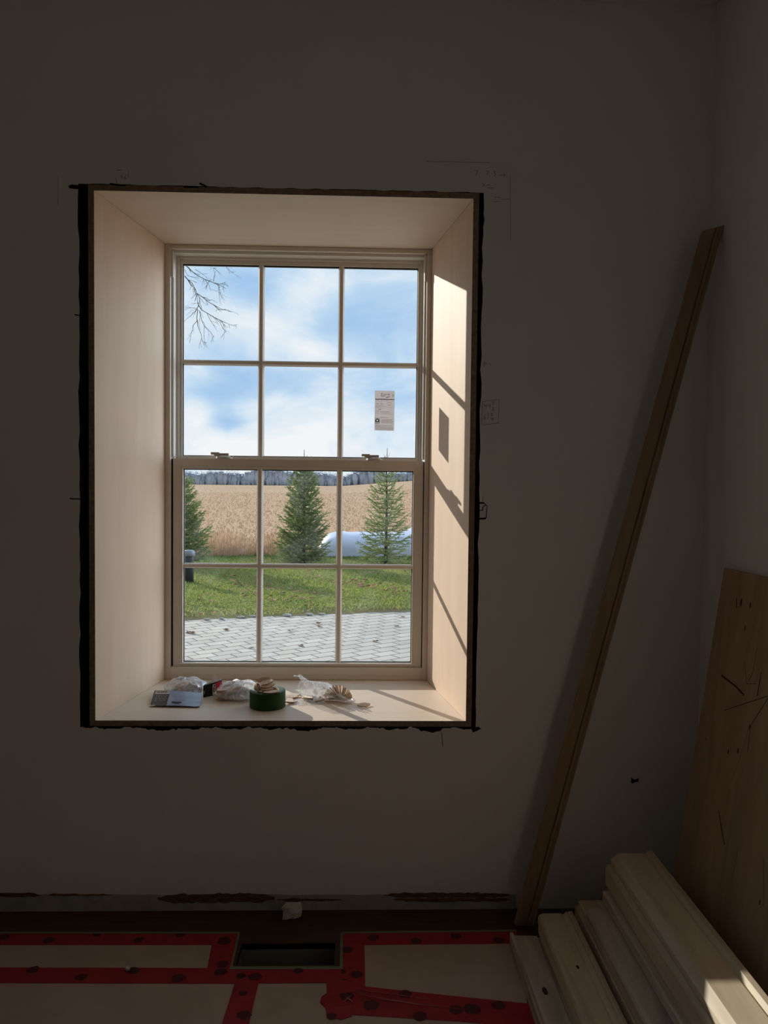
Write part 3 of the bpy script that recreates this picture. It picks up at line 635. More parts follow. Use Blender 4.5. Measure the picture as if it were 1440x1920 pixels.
tape([(442, 1838), (486, 1838), (461, 1945), (408, 1945)], 'red tape strip running toward the viewer at the lower left of the vent', .0054, ((455, 1862, .012), (457, 1903, .02)))
tape([(640, 1750), (683, 1750), (685, 1858), (640, 1858)], 'red tape strip at the right side of the floor vent', .0034, ((650, 1781, .018), (668, 1827, .018), (642, 1842, .018), (640, 1822, .012)))
tape([(645, 1748), (968, 1745), (972, 1769), (684, 1772)], 'red tape strip along the back floor edge, right of the vent', .0039, ((700, 1758, .018), (780, 1764, .018), (855, 1755, .018), (935, 1763, .018)))
crk = tape([(655, 1847), (700, 1851), (800, 1862), (995, 1882), (1012, 1930), (860, 1915), (655, 1902)], 'wrinkled shiny red tape strip slanting right toward the board pile', .0044, ((695, 1884, .022), (760, 1864, .018), (787, 1905, .02), (885, 1892, .024), (935, 1885, .02), (855, 1893, .02)))
pat = tape([(612, 1838), (660, 1838), (660, 1905), (640, 1911), (612, 1906), (611, 1890), (600, 1879), (603, 1868), (613, 1862)], 'crumpled red tape patch at the lower right corner of the vent', .0054, ((622, 1905, .014), (650, 1868, .02)))
# raised wrinkles of the two crumpled pieces
def wrinkle(par, pts, r):
    b = MB(); b.tube([at_z(px, py, .005) for px, py in pts], [r*.3]+[r]*(len(pts)-2)+[r*.3], 6)
    o = b.build('wrinkle', M['wrk']); o.parent = par
M['wrk'] = mat('clear_tape_wrinkle', (.42, .10, .11, 1), .12, spec=.9)
wrinkle(crk, [(657, 1858), (690, 1868), (740, 1876), (800, 1885), (870, 1893)], .0016)
wrinkle(crk, [(660, 1855), (720, 1862), (790, 1872), (850, 1879)], .0012)
wrinkle(crk, [(690, 1872), (750, 1878), (792, 1885)], .003)
wrinkle(pat, [(648, 1868), (656, 1875), (664, 1882)], .004); wrinkle(pat, [(612, 1890), (640, 1889), (662, 1887)], .0012); wrinkle(pat, [(642, 1880), (652, 1872), (660, 1866)], .003)
def gt(pts, label):
    b = MB(); fpoly(b, pts, .0045, .0050); return tag(b.build('masking_tape', M['greentape']), label, 'tape', 'pale green masking tape edges')
gt([(-300, 1747), (449, 1747), (448, 1750), (-300, 1750)], 'thin green masking tape line along the back floor edge, left of the vent')
gt([(446, 1750), (450, 1750), (436, 1812), (432, 1812)], 'thin green masking tape down the left side of the vent')
gt([(431, 1812), (643, 1812), (643, 1817), (430, 1817)], 'thin green masking tape in front of the vent')
gt([(638, 1750), (643, 1750), (643, 1812), (637, 1812)], 'thin green masking tape down the right side of the vent')
gt([(640, 1747), (968, 1743), (968, 1746), (643, 1750)], 'thin green masking tape line along the back floor edge, right of the vent')
# vent boot in the floor
vb = MB(); zb = -.22
for (a, c) in (((HX0, HY0), (HX1, HY0)), ((HX1, HY0), (HX1, HY1)), ((HX1, HY1), (HX0, HY1)), ((HX0, HY1), (HX0, HY0))):
    vb.quad((a[0], a[1], -.004), (c[0], c[1], -.004), (c[0], c[1], zb), (a[0], a[1], zb))
vb.quad((HX0, HY0, zb), (HX1, HY0, zb), (HX1, HY1, zb), (HX0, HY1, zb))
tag(vb.build('floor_vent', M['duct'], fixn=False), 'open rectangular floor vent shaft without a grille, below the window', 'vent')

# crumpled paper at the wall foot, crumb on the tape
def crumple(name, c, r, seed, label, sc=(1, 1, 1), amt=.45):
    rr = random.Random(seed); bm = bmesh.new(); bmesh.ops.create_icosphere(bm, subdivisions=2, radius=r)
    for v in bm.verts:
        d = v.co.normalized(); k = 1+amt*(math.sin(d.x*7+seed)*math.cos(d.y*9+seed*2)*.6+rr.uniform(-.35, .35)); v.co = Vector((d.x*sc[0], d.y*sc[1], d.z*sc[2]))*r*k
    zmin = min(v.co.z for v in bm.verts)
    for v in bm.verts: v.co.z -= zmin
    me = bpy.data.meshes.new(name); bm.to_mesh(me); bm.free(); me.materials.append(M['paper'])
    o = bpy.data.objects.new(name, me); C.objects.link(o); o.location = c; return tag(o, label, 'paper')
p = at_z(548, 1716, .0)
crumple('paper_scrap', (p.x, -.055, .001), .027, 4, 'crumpled white paper scrap lying at the foot of the wall', (1.1, .75, 1.1), .62)
p = at_z(239, 1820, .004)
crumple('paper_crumb', (p.x, p.y, .0046), .008, 9, 'tiny white crumb lying on the red tape at the left', (1, .8, .7))

# ================================================================ THINGS ON THE SILL
SZ = fz0
def sill(px, py, z=SZ): return at_z(px, py, z)
# --- jointing biscuit
def biscuit_mesh():
    b = MB(); hl, hw, t = .027, .0115, .002; pts = []
    nseg = 14
    for i in range(nseg+1):
        u = -1+2*i/nseg; pts.append((u*hl, hw*(1-u*u)**.8 if abs(u) < 1 else 0))
    up = pts; dn = [(x, -y) for x, y in pts[::-1]][1:-1]
    loop = up+dn; n = len(loop)
    b.add([(x, y, -t) for x, y in loop]+[(x, y, t) for x, y in loop], [(i, (i+1) % n, (i+1) % n+n, i+n) for i in range(n)], 1)
    b.add([(x, y, -t) for x, y in loop], [tuple(range(n))[::-1]], 0); b.add([(x, y, t) for x, y in loop], [tuple(range(n))], 0)
    return b
bis0 = biscuit_mesh().build('wood_biscuit', [M['biscuit'], M['biscuit_edge']]); first = [True]
def bis(loc, rot, label, group):
    if first[0]: o = bis0; first[0] = False
    else: o = bis0.copy(); C.objects.link(o)
    o.location = loc; o.rotation_euler = rot; o['label'] = label; o['category'] = 'wood biscuit'; o['group'] = group
    return o
rb = random.Random(21)
# --- left bag with header card
def bag_mesh(w, d, h, seed, peak=(0, 0), tie=None, pts=44):
    """closed pillow of soft film: w along X, d along Y, h high, flat underneath, crumpled"""
    rr = random.Random(seed); b = MB(); n = pts; m_ = 20
    ph = [rr.uniform(0, 6.28) for _ in range(6)]
    vs = []
    for j in range(m_+1):
        lat = -math.pi/2+math.pi*j/m_
        for i in range(n):
            a = 2*math.pi*i/n
            cx = math.copysign(abs(math.cos(a))**.75, math.cos(a)); cy = math.copysign(abs(math.sin(a))**.75, math.sin(a))
            rr_ = math.cos(lat)**.7 if math.cos(lat) > 0 else 0
            wr = 1+.035*math.sin(7*a+ph[0]+3*lat)+.03*math.sin(13*a+ph[1]-4*lat)+.018*math.sin(23*a+ph[2])
            x = cx*rr_*w/2*wr; y = cy*rr_*d/2*wr
            z = math.sin(lat)
            z = (h*.72*z**.8 if z > 0 else h*.28*z)+h*.28
            k = max(0, math.sin(lat))
            z *= 1+.10*math.sin(5*a+ph[3]+6*k)*k+.06*math.sin(11*a+ph[4]-9*k)*k
            x += peak[0]*k; y += peak[1]*k
            vs.append((x, y, max(0, z)))
    b.add(vs, [(j*n+i, j*n+(i+1) % n, (j+1)*n+(i+1) % n, (j+1)*n+i) for j in range(m_) for i in range(n)], 0, True)
    return b
c1 = sill(345, 1303)
B1 = empty('biscuit_bag', (c1.x, c1.y+.035, SZ+.0008))
tag(B1, 'left clear plastic bag full of wood biscuits with a dark header card', 'bag')
bag_mesh(.158, .105, .050, 3).build('plastic_film', M['bag'], B1)
# header card, folded flat in front of the bag
hc = MB(); A, Bc, Cc, Dc = (sill(281, 1326), sill(374, 1327.5), sill(379, 1311), sill(290, 1305.5))
org = Vector(B1.location)
def cardp(u, v, z=0):
    p = A.lerp(Bc, u).lerp(Dc.lerp(Cc, u), v); return Vector((p.x, p.y, SZ+.004+.018*v+.003*math.sin(u*3.1)+z))-org
nu, nv_ = 12, 6
for i in range(nu):
    for j in range(nv_):
        u0, u1, v0, v1 = i/nu, (i+1)/nu, j/nv_, (j+1)/nv_
        hc.quad(cardp(u0, v0), cardp(u1, v0), cardp(u1, v1), cardp(u0, v1), 1 if i < 4 else 0)
        hc.quad(cardp(u0, v0, -.001), cardp(u0, v1, -.001), cardp(u1, v1, -.001), cardp(u1, v0, -.001), 1)
def cbar(u0, u1, v0, v1, mi): hc.quad(cardp(u0, v0, .0006), cardp(u1, v0, .0006), cardp(u1, v1, .0006), cardp(u0, v1, .0006), mi)
cbar(.03, .33, .76, .97, 2)
u = .045
while u < .31:
    w = rb.uniform(.004, .012); hc.quad(*(cardp(a, b_, .001) for a, b_ in ((u, .80), (u+w, .80), (u+w, .95), (u, .95))), 3); u += w+rb.uniform(.006, .012)
for v in (.62, .52, .42, .32):
    u = .06
    while u < .30: w = rb.uniform(.02, .06); cbar(u, min(u+w, .31), v, v+.035, 4); u += w+.02
cbar(.42, .62, .16, .26, 3); cbar(.46, .58, .12, .2, 3); cbar(.0, .10, .0, .05, 2); cbar(0, 1, -.002, .03, 1)
hcard = hc.build('header_card', [M['cardblue'], M['cardblack'], M['paper'], M['ink'], M['greyink']], B1, fixn=False); hcard['label'] = 'dark header card with barcode and blue panel'
for k in range(26):
    a = rb.uniform(0, 6.28); r = rb.random()**.5
    x = B1.location.x+math.cos(a)*r*.048; y = B1.location.y+math.sin(a)*r*.030
    z = SZ+.010+rb.random()*.024*(1-.5*r)
    bis((x, y, z), (rb.uniform(-.6, .6)+(.9 if k % 3 == 0 else 0), rb.uniform(-.3, .3), rb.uniform(0, 3.14)), 'lens-shaped wood biscuit inside the left clear bag with the header card', 'biscuits in the left bag')
# --- torn red and black card standing behind
tb = empty('torn_card_box', tuple(sill(397, 1306))[:2]+(SZ,)); tag(tb, 'torn black and red cardboard packet standing behind between the left two bags', 'packet')
tx, ty = sill(381, 1308), sill(414.5, 1302)
def tp(u, z, dy=0): 
    p = tx.lerp(ty, u); return Vector((p.x-tb.location.x, p.y-tb.location.y+dy, z))
bx = MB(); hgt = .046
bx.hexa([tp(0, 0), tp(1, 0), tp(1, 0, .022), tp(0, 0, .022), tp(0, hgt*.95), tp(1, hgt*1.14), tp(1, hgt*1.14, .022), tp(0, hgt*.95, .022)], 0)
bx.quad(tp(.70, .001, -.0006), tp(.995, .001, -.0006), tp(.995, hgt*1.08, -.0006), tp(.70, hgt*1.03, -.0006), 1)
bx.quad(tp(.52, .002, -.0006), tp(.69, .002, -.0006), tp(.69, hgt*.96, -.0006), tp(.52, hgt*.93, -.0006), 2)
for (u, z, w, h_) in ((.57, .014, .05, .018), (.60, .034, .06, .006), (.82, .012, .05, .016), (.05, .012, .03, .012)):
    bx.quad(tp(u, z, -.0012), tp(u+w, z, -.0012), tp(u+w, z+h_, -.0012), tp(u, z+h_, -.0012), 3 if u < .7 and u > .3 else 2)
bx.build('packet_body', [M['cardblack'], M['cardred'], M['cardwhite'], M['ink']], tb)
fpx = MB(); 
pts_ = [tp(.0, hgt*.96, .004), tp(1.0, hgt*1.16, .004), tp(1.0, hgt*1.24, .006), tp(.80, hgt*1.26, .006), tp(.66, hgt*1.58, .008), tp(.60, hgt*1.66, .008), tp(.50, hgt*1.42, .007), tp(.38, hgt*1.16, .006), tp(.2, hgt*1.04, .005)]
fpx.extrude([tuple(q_) for q_ in pts_], (0, .0012, 0)); o = fpx.build('torn_flap', M['flap'], tb); o['label'] = 'ragged bare cardboard flap torn at the top'
# --- middle bag
c2 = sill(441, 1318)
B2 = empty('biscuit_bag', (c2.x, c2.y+.062, SZ+.0008)); tag(B2, 'middle clear plastic bag of wood biscuits, touching the green tape roll', 'bag')
bag_mesh(.165, .110, .056, 8, (.008, .004)).build('plastic_film', M['bag'], B2)
tip = MB()
for s in (0,):
    tip.add([(-.092, .0, .004), (-.065, -.028, .004), (-.060, -.020, .030), (-.050, .02, .045), (-.060, .03, .004)], [(0, 1, 2), (0, 2, 3), (0, 3, 4)], 0)
tip.build('bag_corner', M['bag'], B2, fixn=False)
for k in range(24):
    row = k % 8; lay = k//8
    x = B2.location.x-.048+row*.0125; y = B2.location.y-.022+lay*.022; z = SZ+.022+.007*math.sin(row*.5)
    bis((x, y, z), (rb.uniform(-.15, .15), 1.57+rb.uniform(-.35, .35) if row < 5 else rb.uniform(.3, 1.0), 1.57+rb.uniform(-.3, .3)) if lay else (rb.uniform(-.12, .12), rb.uniform(-.2, .2), rb.uniform(-.35, .35)), 'wood biscuit packed inside the middle clear bag by the tape roll', 'biscuits in the middle bag')
for k in range(5):  # flat stack at the bag's left end
    bis((B2.location.x-.046, B2.location.y-.033, SZ+.008+k*.0075), (rb.uniform(-.08, .08), rb.uniform(-.08, .08), rb.uniform(-.25, .25)), 'wood biscuit in the flat stack at the left end of the middle bag', 'biscuit stack in the middle bag')
# --- green tape roll
cl_, cr_ = sill(468, 1324), sill(535, 1324)
rc = (cl_+cr_)/2; R_ = (cr_-cl_).length/2
RL = empty('tape_roll', (rc.x, rc.y, SZ)); tag(RL, 'roll of dark green tape lying flat on the sill, biscuits heaped on top', 'tape roll')
hh = .058
b = MB(); b.lathe([(R_*.66, .0005), (R_-.001, .0005), (R_, .002), (R_, hh-.002), (R_-.0012, hh), (R_*.66, hh)], 64, 0, close=False)
for i, f in enumerate(b.f): 
    if i//64 == 4: b.mi[i] = 1
b.build('tape_winding', [M['roll'], M['roll_side']], RL)
b = MB(); b.lathe([(R_*.66, .001), (R_*.66, hh+.001), (R_*.61, hh+.001), (R_*.61, .001)], 48, 0, close=True); b.build('cardboard_core', M['core'], RL)
def rbis(px, dy, dz, rot, lab='wood biscuit heaped on top of the green tape roll', g_='biscuits on the tape roll'):
    s = (px-501.5)/67*2*R_
    bis((rc.x+s, rc.y+dy, SZ+dz), rot, lab, g_)
for k in range(7):   # fan standing on its long edge at the left inside the core
    a = 2.2+k*.26
    rbis(501.5+math.cos(a)*.024/(2*R_)*67-6, math.sin(a)*.026, .064+.002*k, (1.35+rb.uniform(-.1, .1), rb.uniform(-.2, .2), a+1.57))
for (px, dy, dz, rot) in ((499, -.012, .087, (.35, -.25, .15)), (503, -.018, .078, (.3, -.15, .35)), (496, .0, .073, (.2, .0, .2)), (500, -.026, .068, (.15, -.05, .1)), (510, -.046, .0625, (.06, -.04, .08)), (498, .016, .083, (.9, -.1, .25)),
                          (493, .006, .090, (1.1, -.15, .1)), (494, .020, .066, (.1, .1, .9)), (488, -.014, .066, (1.2, .2, 1.2)), (513, -.036, .0625, (.05, .03, -.1)), (484, .004, .074, (1.1, .45, 1.5)), (490, .022, .072, (1.2, .1, .5))):
    rbis(px, dy, dz, rot)
# --- loose biscuits right of the roll
for (px, py, rot) in ((546, 1309, (.12, .05, .2)), (540, 1315, (.1, 0, -.5)), (545, 1318, (.05, .1, .5)), (550, 1306, (.15, -.05, .05)), (541, 1312, (.25, .1, .9))):
    p = sill(px, py); bis((p.x, p.y, SZ+.0055), rot, 'loose wood biscuit scattered on the sill just right of the tape roll', 'loose biscuits by the roll')
p = sill(682, 1325); bis((p.x, p.y, SZ+.0065), (.30, .06, .5), 'single wood biscuit lying alone at the right end of the sill clutter', 'lone biscuit on the sill')
# --- right open bag
c3 = sill(612, 1318)
B3 = empty('biscuit_bag', (c3.x, c3.y+.04, SZ+.0008)); tag(B3, 'right clear plastic bag lying open, fanned wood biscuits spilling in it', 'bag')
b = MB()
# film tube: from a wide bottom end at the right to the raised open mouth at the left
secs = [(.092, -.02, .0, .004, .003), (.080, -.012, .0, .045, .016), (.055, -.004, .0, .052, .036), (.025, .004, 0, .052, .058), (-.005, .012, 0, .050, .072), (-.035, .02, .0, .048, .078), (-.065, .026, .0, .046, .080), (-.085, .03, .004, .042, .088), (-.102, .034, .010, .036, .094)]
n = 36; vs = []; rr = random.Random(5)
for k, (x, y, zb_, hw, ht) in enumerate(secs):
    for i in range(n):
        a = 2*math.pi*i/n; wob = 1+.06*math.sin(5*a+k*.9)+.04*math.sin(9*a-k*1.7)
        yy = y+math.cos(a)*hw*wob; sa = math.sin(a)
        zz = zb_+ht*.76*(.5+.5*sa)**(1.0 if k < 2 else 1.3)*wob
        vs.append((x+.006*math.sin(3*a+k), yy, max(.0002, zz)))
b.add(vs, [(k*n+i, k*n+(i+1) % n, (k+1)*n+(i+1) % n, (k+1)*n+i) for k in range(len(secs)-1) for i in range(n)], 0, True)
b.add(vs[:n], [tuple(range(n))[::-1]], 0)
b.build('plastic_film', M['bag_clear'], B3, fixn=False)
b = MB(); b.add([(-.102, .004, .001), (-.150, -.03, .002), (-.09, -.075, .0015), (.0, -.055, .002), (-.04, -.01, .012)], [(0, 1, 4), (1, 2, 4), (2, 3, 4)], 0)
b.add([(-.100, .034, .075), (-.106, .032, .082), (-.123, .03, .081), (-.126, .03, .077), (-.106, .03, .075)], [(0, 1, 2, 3, 4)], 0)
o = b.build('open_flap', M['bag_clear'], B3, fixn=False)
fan_c = Vector((B3.location.x+.040, B3.location.y-.030, SZ+.006))
for k in range(17):     # the fan, radiating from a low point
    a = math.radians(12+k*9.2); t = .55
    rad = Vector((math.cos(a), .10*math.sin(k*2.1), math.sin(a)*.62)).normalized()
    tang = Vector((-math.sin(a), 0, math.cos(a))); nrm = (tang*math.cos(t)-Vector((0, 1, 0))*math.sin(t)); yv_ = nrm.cross(rad).normalized(); nrm = rad.cross(yv_)
    R3 = Matrix((rad, yv_, nrm)).transposed()
    pos = fan_c+rad*.026+Vector((0, .004*(k % 3)+.012, 0)); pos.z = max(pos.z, SZ+.011)
    bis(pos, R3.to_euler(), 'wood biscuit in the fan inside the right open bag', 'biscuits fanned in the right bag')
for k in range(9):
    bis((B3.location.x-.075+rb.uniform(0, .09), B3.location.y-.01+rb.uniform(-.025, .025), SZ+.0055+rb.uniform(0, .006)), (rb.uniform(-.2, .2), rb.uniform(-.15, .15), rb.uniform(-.8, .8)), 'wood biscuit lying flat toward the mouth of the right open bag', 'flat biscuits in the right bag')

# ================================================================ OUTDOORS
ZO = -.35
struct(MB().box((-14, .69, ZO-.1), (12, 9.2, ZO)).build('driveway_pavers', M['paver']))
GL, GR = Vector((-2.312, 7.277)), Vector((.692, 8.044))
gs = (GR-GL).y/(GR-GL).x
def edge_y(x): return GL.y+(x-GL.x)*gs
def lawn_z(x, y):
    t = max(0, y-edge_y(x)); return ZO+.02+.035*min(1, t/.3)+.03*math.sin(x*1.7+y*.8)*min(1, t)*.6+.02*math.sin(x*.6-y*1.9)*min(1, t)
def field_z(x, y):
    t = max(0, (y-17.2)/300); s = 300*t
    return ZO+.02 + s*.0060 + s/300*27*max(0, x/(y+2.46)+.03)
lg = MB(); nx, ny = 60, 24; vs = []
for j in range(ny+1):
    for i in range(nx+1):
        x = -9+16*i/nx; y = edge_y(x)+(17.4-edge_y(x))*j/ny+.0; vs.append((x, y+(.05*math.sin(x*9)+.04*math.sin(x*23) if j == 0 else 0), lawn_z(x, y) if j else ZO+.003))
lg.add(vs, [(j*(nx+1)+i, j*(nx+1)+i+1, (j+1)*(nx+1)+i+1, (j+1)*(nx+1)+i) for j in range(ny) for i in range(nx)], 0, True)
struct(lg.build('lawn_ground', M['soil_grass'], fixn=False))
rg = random.Random(31)
gb = MB()
for k in range(100000):
    y = 7.0+rg.random()**1.25*9.5; x = (-.36+.62*rg.random())*(y+2.46)
    if y < edge_y(x)+.03+rg.random()*.1: continue
    cl = math.sin(x*2.1+1.3*math.sin(y*1.3))*math.sin(y*2.3+x)+.5*math.sin(x*5.3+y*3)
    if y < edge_y(x)+.9 and rg.random() > .45+.8*(y-edge_y(x))/.9+.25*math.sin(x*4): continue
    h_ = rg.uniform(.018, .045)*(1+.35*cl); a = rg.uniform(0, 6.28); w = .009
    z = lawn_z(x, y); lx, ly = rg.uniform(-.05, .05), rg.uniform(-.05, .05)
    dx, dy = math.cos(a)*w, math.sin(a)*w
    r = rg.random()+.22*cl
    gb.add([(x-dx, y-dy, z), (x+dx, y+dy, z), (x+lx, y+ly, z+max(.012, h_))], [(0, 1, 2)], 0 if r < .45 and y > edge_y(x)+.5*rg.random() else (1 if r < .82 and y < 14 else 2))
tag(gb.build('lawn_grass', [M['grass_blade'], M['grass_blade2'], M['grass_blade3']], fixn=False), 'short green lawn grass between driveway and spruce trees', 'grass', kind='stuff')
def leaf_mesh(b, x, y, z, r, rr, mi):
    a = rr.uniform(0, 6.28); pts = []
    for k in range(8):
        q_ = a+k*math.pi/4; rad = r*(1 if k % 2 == 0 else .55)*rr.uniform(.8, 1.1); pts.append((x+rad*math.cos(q_), y+rad*math.sin(q_), z+rr.uniform(0, r*.5)))
    b.add(pts+[(x, y, z+.002)], [(k, (k+1) % 8, 8) for k in range(8)], mi)
lv = MB()
for k in range(650):
    y = rg.choice((rg.gauss(9.2, .7), rg.gauss(10.2, 1.0), rg.uniform(7.8, 13))); x = (-.34+.56*rg.random())*(y+2.46)
    if y < edge_y(x)+.02: continue
    if rg.random() > .5+.5*math.sin(x*3.1+y*2) or (abs(x+3.04) < .3 and abs(y-10.7) < .4): continue
    leaf_mesh(lv, x, y, lawn_z(x, y)+rg.uniform(.02, .05), rg.uniform(.03, .06), rg, rg.choice((0, 1, 1)))
tag(lv.build('leaf_litter', [M['leaf'], M['leaf_red']], fixn=False), 'rust coloured fallen leaves scattered through the lawn grass', 'leaves', kind='stuff')
# leaves on the pavers, each on its own
for k, (px, py) in enumerate(((360, 1188), (354, 1187), (362, 1189), (544, 1184), (598, 1170), (564, 1211), (704, 1204), (743, 1175), (470, 1216), (425, 1182), (600, 1176), (756, 1158))):
    p = at_z(px, py, ZO); b = MB(); leaf_mesh(b, 0, 0, .003, .045, rg, 0); b.add([(0, 0, .003), (.06, .02, .012), (.061, .017, .012)], [(0, 1, 2)], 0)
    tag(b.build('dry_leaf', [M['leaf']], loc=(p.x, p.y, ZO+.001), fixn=False), 'small dry brown leaf lying on the grey driveway pavers', 'leaf', 'dry leaves on the driveway')
for k, (px, py, r) in enumerate(((388, 1162, .05), (452, 1158, .055), (473, 1156, .05), (538, 1155, .07), (580, 1153, .06), (604, 1152, .05), (415, 1160, .04))):
    p = at_z(px, py+1, ZO); bm = bmesh.new(); r *= .72; bmesh.ops.create_icosphere(bm, subdivisions=2, radius=r)
    for v in bm.verts: v.co = Vector((v.co.x*1.3, v.co.y*.7, v.co.z*.45))*(1+rg.uniform(-.1, .1)); 
    me = bpy.data.meshes.new('edge_stone'); bm.to_mesh(me); bm.free(); me.materials.append(M['stone'])
    o = bpy.data.objects.new('edge_stone', me); C.objects.link(o); o.location = (p.x, p.y, ZO+r*.40); tag(o, 'small pale stone lying at the edge between lawn and driveway', 'stone', 'stones along the lawn edge')
# field
fb = MB(); nx, ny = 40, 60; vs = []
for j in range(ny+1):
    y = 17.2+303*(j/ny)**2.2
    for i in range(nx+1):
        x = (-.42+.84*i/nx)*(y+25); vs.append((x, y, field_z(x, y)))
fb.add(vs, [(j*(nx+1)+i, j*(nx+1)+i+1, (j+1)*(nx+1)+i+1, (j+1)*(nx+1)+i) for j in range(ny) for i in range(nx)], 0, True)
struct(fb.build('field_ground', M['field'], fixn=False))
sb = MB(); rg = random.Random(41)
for k in range(70000):
    y = 17.6+rg.random()**1.8*90; x = (-.34+.56*rg.random())*(y+2.46)
    row = .76; yy = round(y/row)*row+rg.uniform(-.12, .12) if rg.random() < .6 else y
    z = field_z(x, yy); h_ = rg.uniform(.05, .16); w = rg.uniform(.008, .02)*(1+y/60); lx = rg.uniform(-.10, .10)
    sb.add([(x-w, yy, z), (x+w, yy, z), (x+lx+w, yy+.03, z+h_), (x+lx-w, yy+.03, z+h_)], [(0, 1, 2, 3)], 1 if rg.random() < .38 else 0)
tag(sb.build('corn_stubble', [M['stubble'], M['residue']], fixn=False), 'pale cut corn stubble covering the tan field behind the trees', 'stubble', kind='stuff')
# reeds along the field edge
re = MB()
for k in range(2600):
    x = rg.uniform(-5.2, -1.3); y = rg.uniform(15.2, 16.8)
    hgt_ = rg.uniform(.22, .52)*(1-.15*math.sin(x*4)); z = lawn_z(x, y); lx = rg.uniform(-.08, .08)
    re.add([(x-.006, y, z), (x+.006, y, z), (x+lx+.002, y, z+hgt_), (x+lx-.002, y, z+hgt_)], [(0, 1, 2, 3)])
    if rg.random() < .4: re.add([(x+lx-.012, y, z+hgt_-.07), (x+lx+.012, y, z+hgt_-.08), (x+lx, y, z+hgt_+.02)], [(0, 1, 2)])
tag(re.build('dry_reeds', M['reed'], fixn=False), 'tall dry tan grass along the field edge between the left spruces', 'dry grass', kind='stuff')
# far woods
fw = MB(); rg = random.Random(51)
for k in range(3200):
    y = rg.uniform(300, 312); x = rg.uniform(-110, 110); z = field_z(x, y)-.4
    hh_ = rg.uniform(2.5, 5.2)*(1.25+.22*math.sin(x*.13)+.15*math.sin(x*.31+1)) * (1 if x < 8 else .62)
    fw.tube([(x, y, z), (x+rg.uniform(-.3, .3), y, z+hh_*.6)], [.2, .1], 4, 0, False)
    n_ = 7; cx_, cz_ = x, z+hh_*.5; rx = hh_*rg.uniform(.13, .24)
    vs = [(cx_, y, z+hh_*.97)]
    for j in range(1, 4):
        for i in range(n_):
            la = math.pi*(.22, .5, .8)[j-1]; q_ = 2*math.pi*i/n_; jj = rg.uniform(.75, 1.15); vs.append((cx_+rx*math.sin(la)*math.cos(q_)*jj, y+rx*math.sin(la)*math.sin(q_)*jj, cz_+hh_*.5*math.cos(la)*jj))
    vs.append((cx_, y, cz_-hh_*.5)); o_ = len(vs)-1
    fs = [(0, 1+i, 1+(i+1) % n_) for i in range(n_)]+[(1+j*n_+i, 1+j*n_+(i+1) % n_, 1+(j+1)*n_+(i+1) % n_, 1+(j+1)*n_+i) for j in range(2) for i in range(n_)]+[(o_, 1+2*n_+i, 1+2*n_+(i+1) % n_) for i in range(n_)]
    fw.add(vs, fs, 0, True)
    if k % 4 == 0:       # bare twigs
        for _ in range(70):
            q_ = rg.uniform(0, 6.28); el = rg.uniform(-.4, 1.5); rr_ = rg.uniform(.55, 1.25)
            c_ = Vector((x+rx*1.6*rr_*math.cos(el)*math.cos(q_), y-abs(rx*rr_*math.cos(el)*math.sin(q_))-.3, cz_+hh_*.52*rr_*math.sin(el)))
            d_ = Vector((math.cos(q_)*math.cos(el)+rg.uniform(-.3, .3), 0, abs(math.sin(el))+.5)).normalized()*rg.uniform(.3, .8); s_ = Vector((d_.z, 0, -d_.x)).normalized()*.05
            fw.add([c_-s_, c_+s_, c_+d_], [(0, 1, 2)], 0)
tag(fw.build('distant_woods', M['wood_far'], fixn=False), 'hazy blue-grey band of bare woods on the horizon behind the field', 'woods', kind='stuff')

# white plastic wrapped silage bag
def silage():
    b = MB(); n_ = 18; vs = []; secs = 34
    x0, x1, y = -1.12, 4.3, 16.3
    for k in range(secs+1):
        t = k/secs; x = x0+(x1-x0)*t
        ht = .62*min(1, (t*15+.02))**.45 + (.22*max(0, min(1, (x-1.0)/.45)))
        ht *= 1+.02*math.sin(k*2.1)
        for i in range(n_+1):
            a = math.pi*i/n_; vs.append((x+.03*math.sin(i*1.3), y-math.cos(a)*.75, ZO+ht*math.sin(a)**.55))
    b.add(vs, [(k*(n_+1)+i, k*(n_+1)+i+1, (k+1)*(n_+1)+i+1, (k+1)*(n_+1)+i) for k in range(secs) for i in range(n_)], 0, True)
    b.add(vs[:n_+1], [tuple(range(n_+1))], 0); b.add(vs[-n_-1:], [tuple(range(n_+1))], 0)
    return tag(b.build('silage_tube', M['wrap'], fixn=False), 'long pale blue-white plastic covered mound behind the right spruce', 'silage bag')
silage()
# dark post with pale cap
pp = at_z(354, 1097, ZO); pz = lawn_z(pp.x, pp.y)
PO = empty('lawn_post', (pp.x, pp.y, pz)); tag(PO, 'short dark post with a pale domed cap standing on the lawn at left', 'post')
b = MB(); b.lathe([(.001, 0), (.085, 0), (.085, .42), (.075, .46), (.001, .46)], 16); b.build('post_body', M['postdark'], PO)
b = MB(); b.lathe([(.001, .46), (.105, .46), (.105, .53), (.085, .56), (.001, .565)], 16); b.build('cap', M['postcap'], PO)

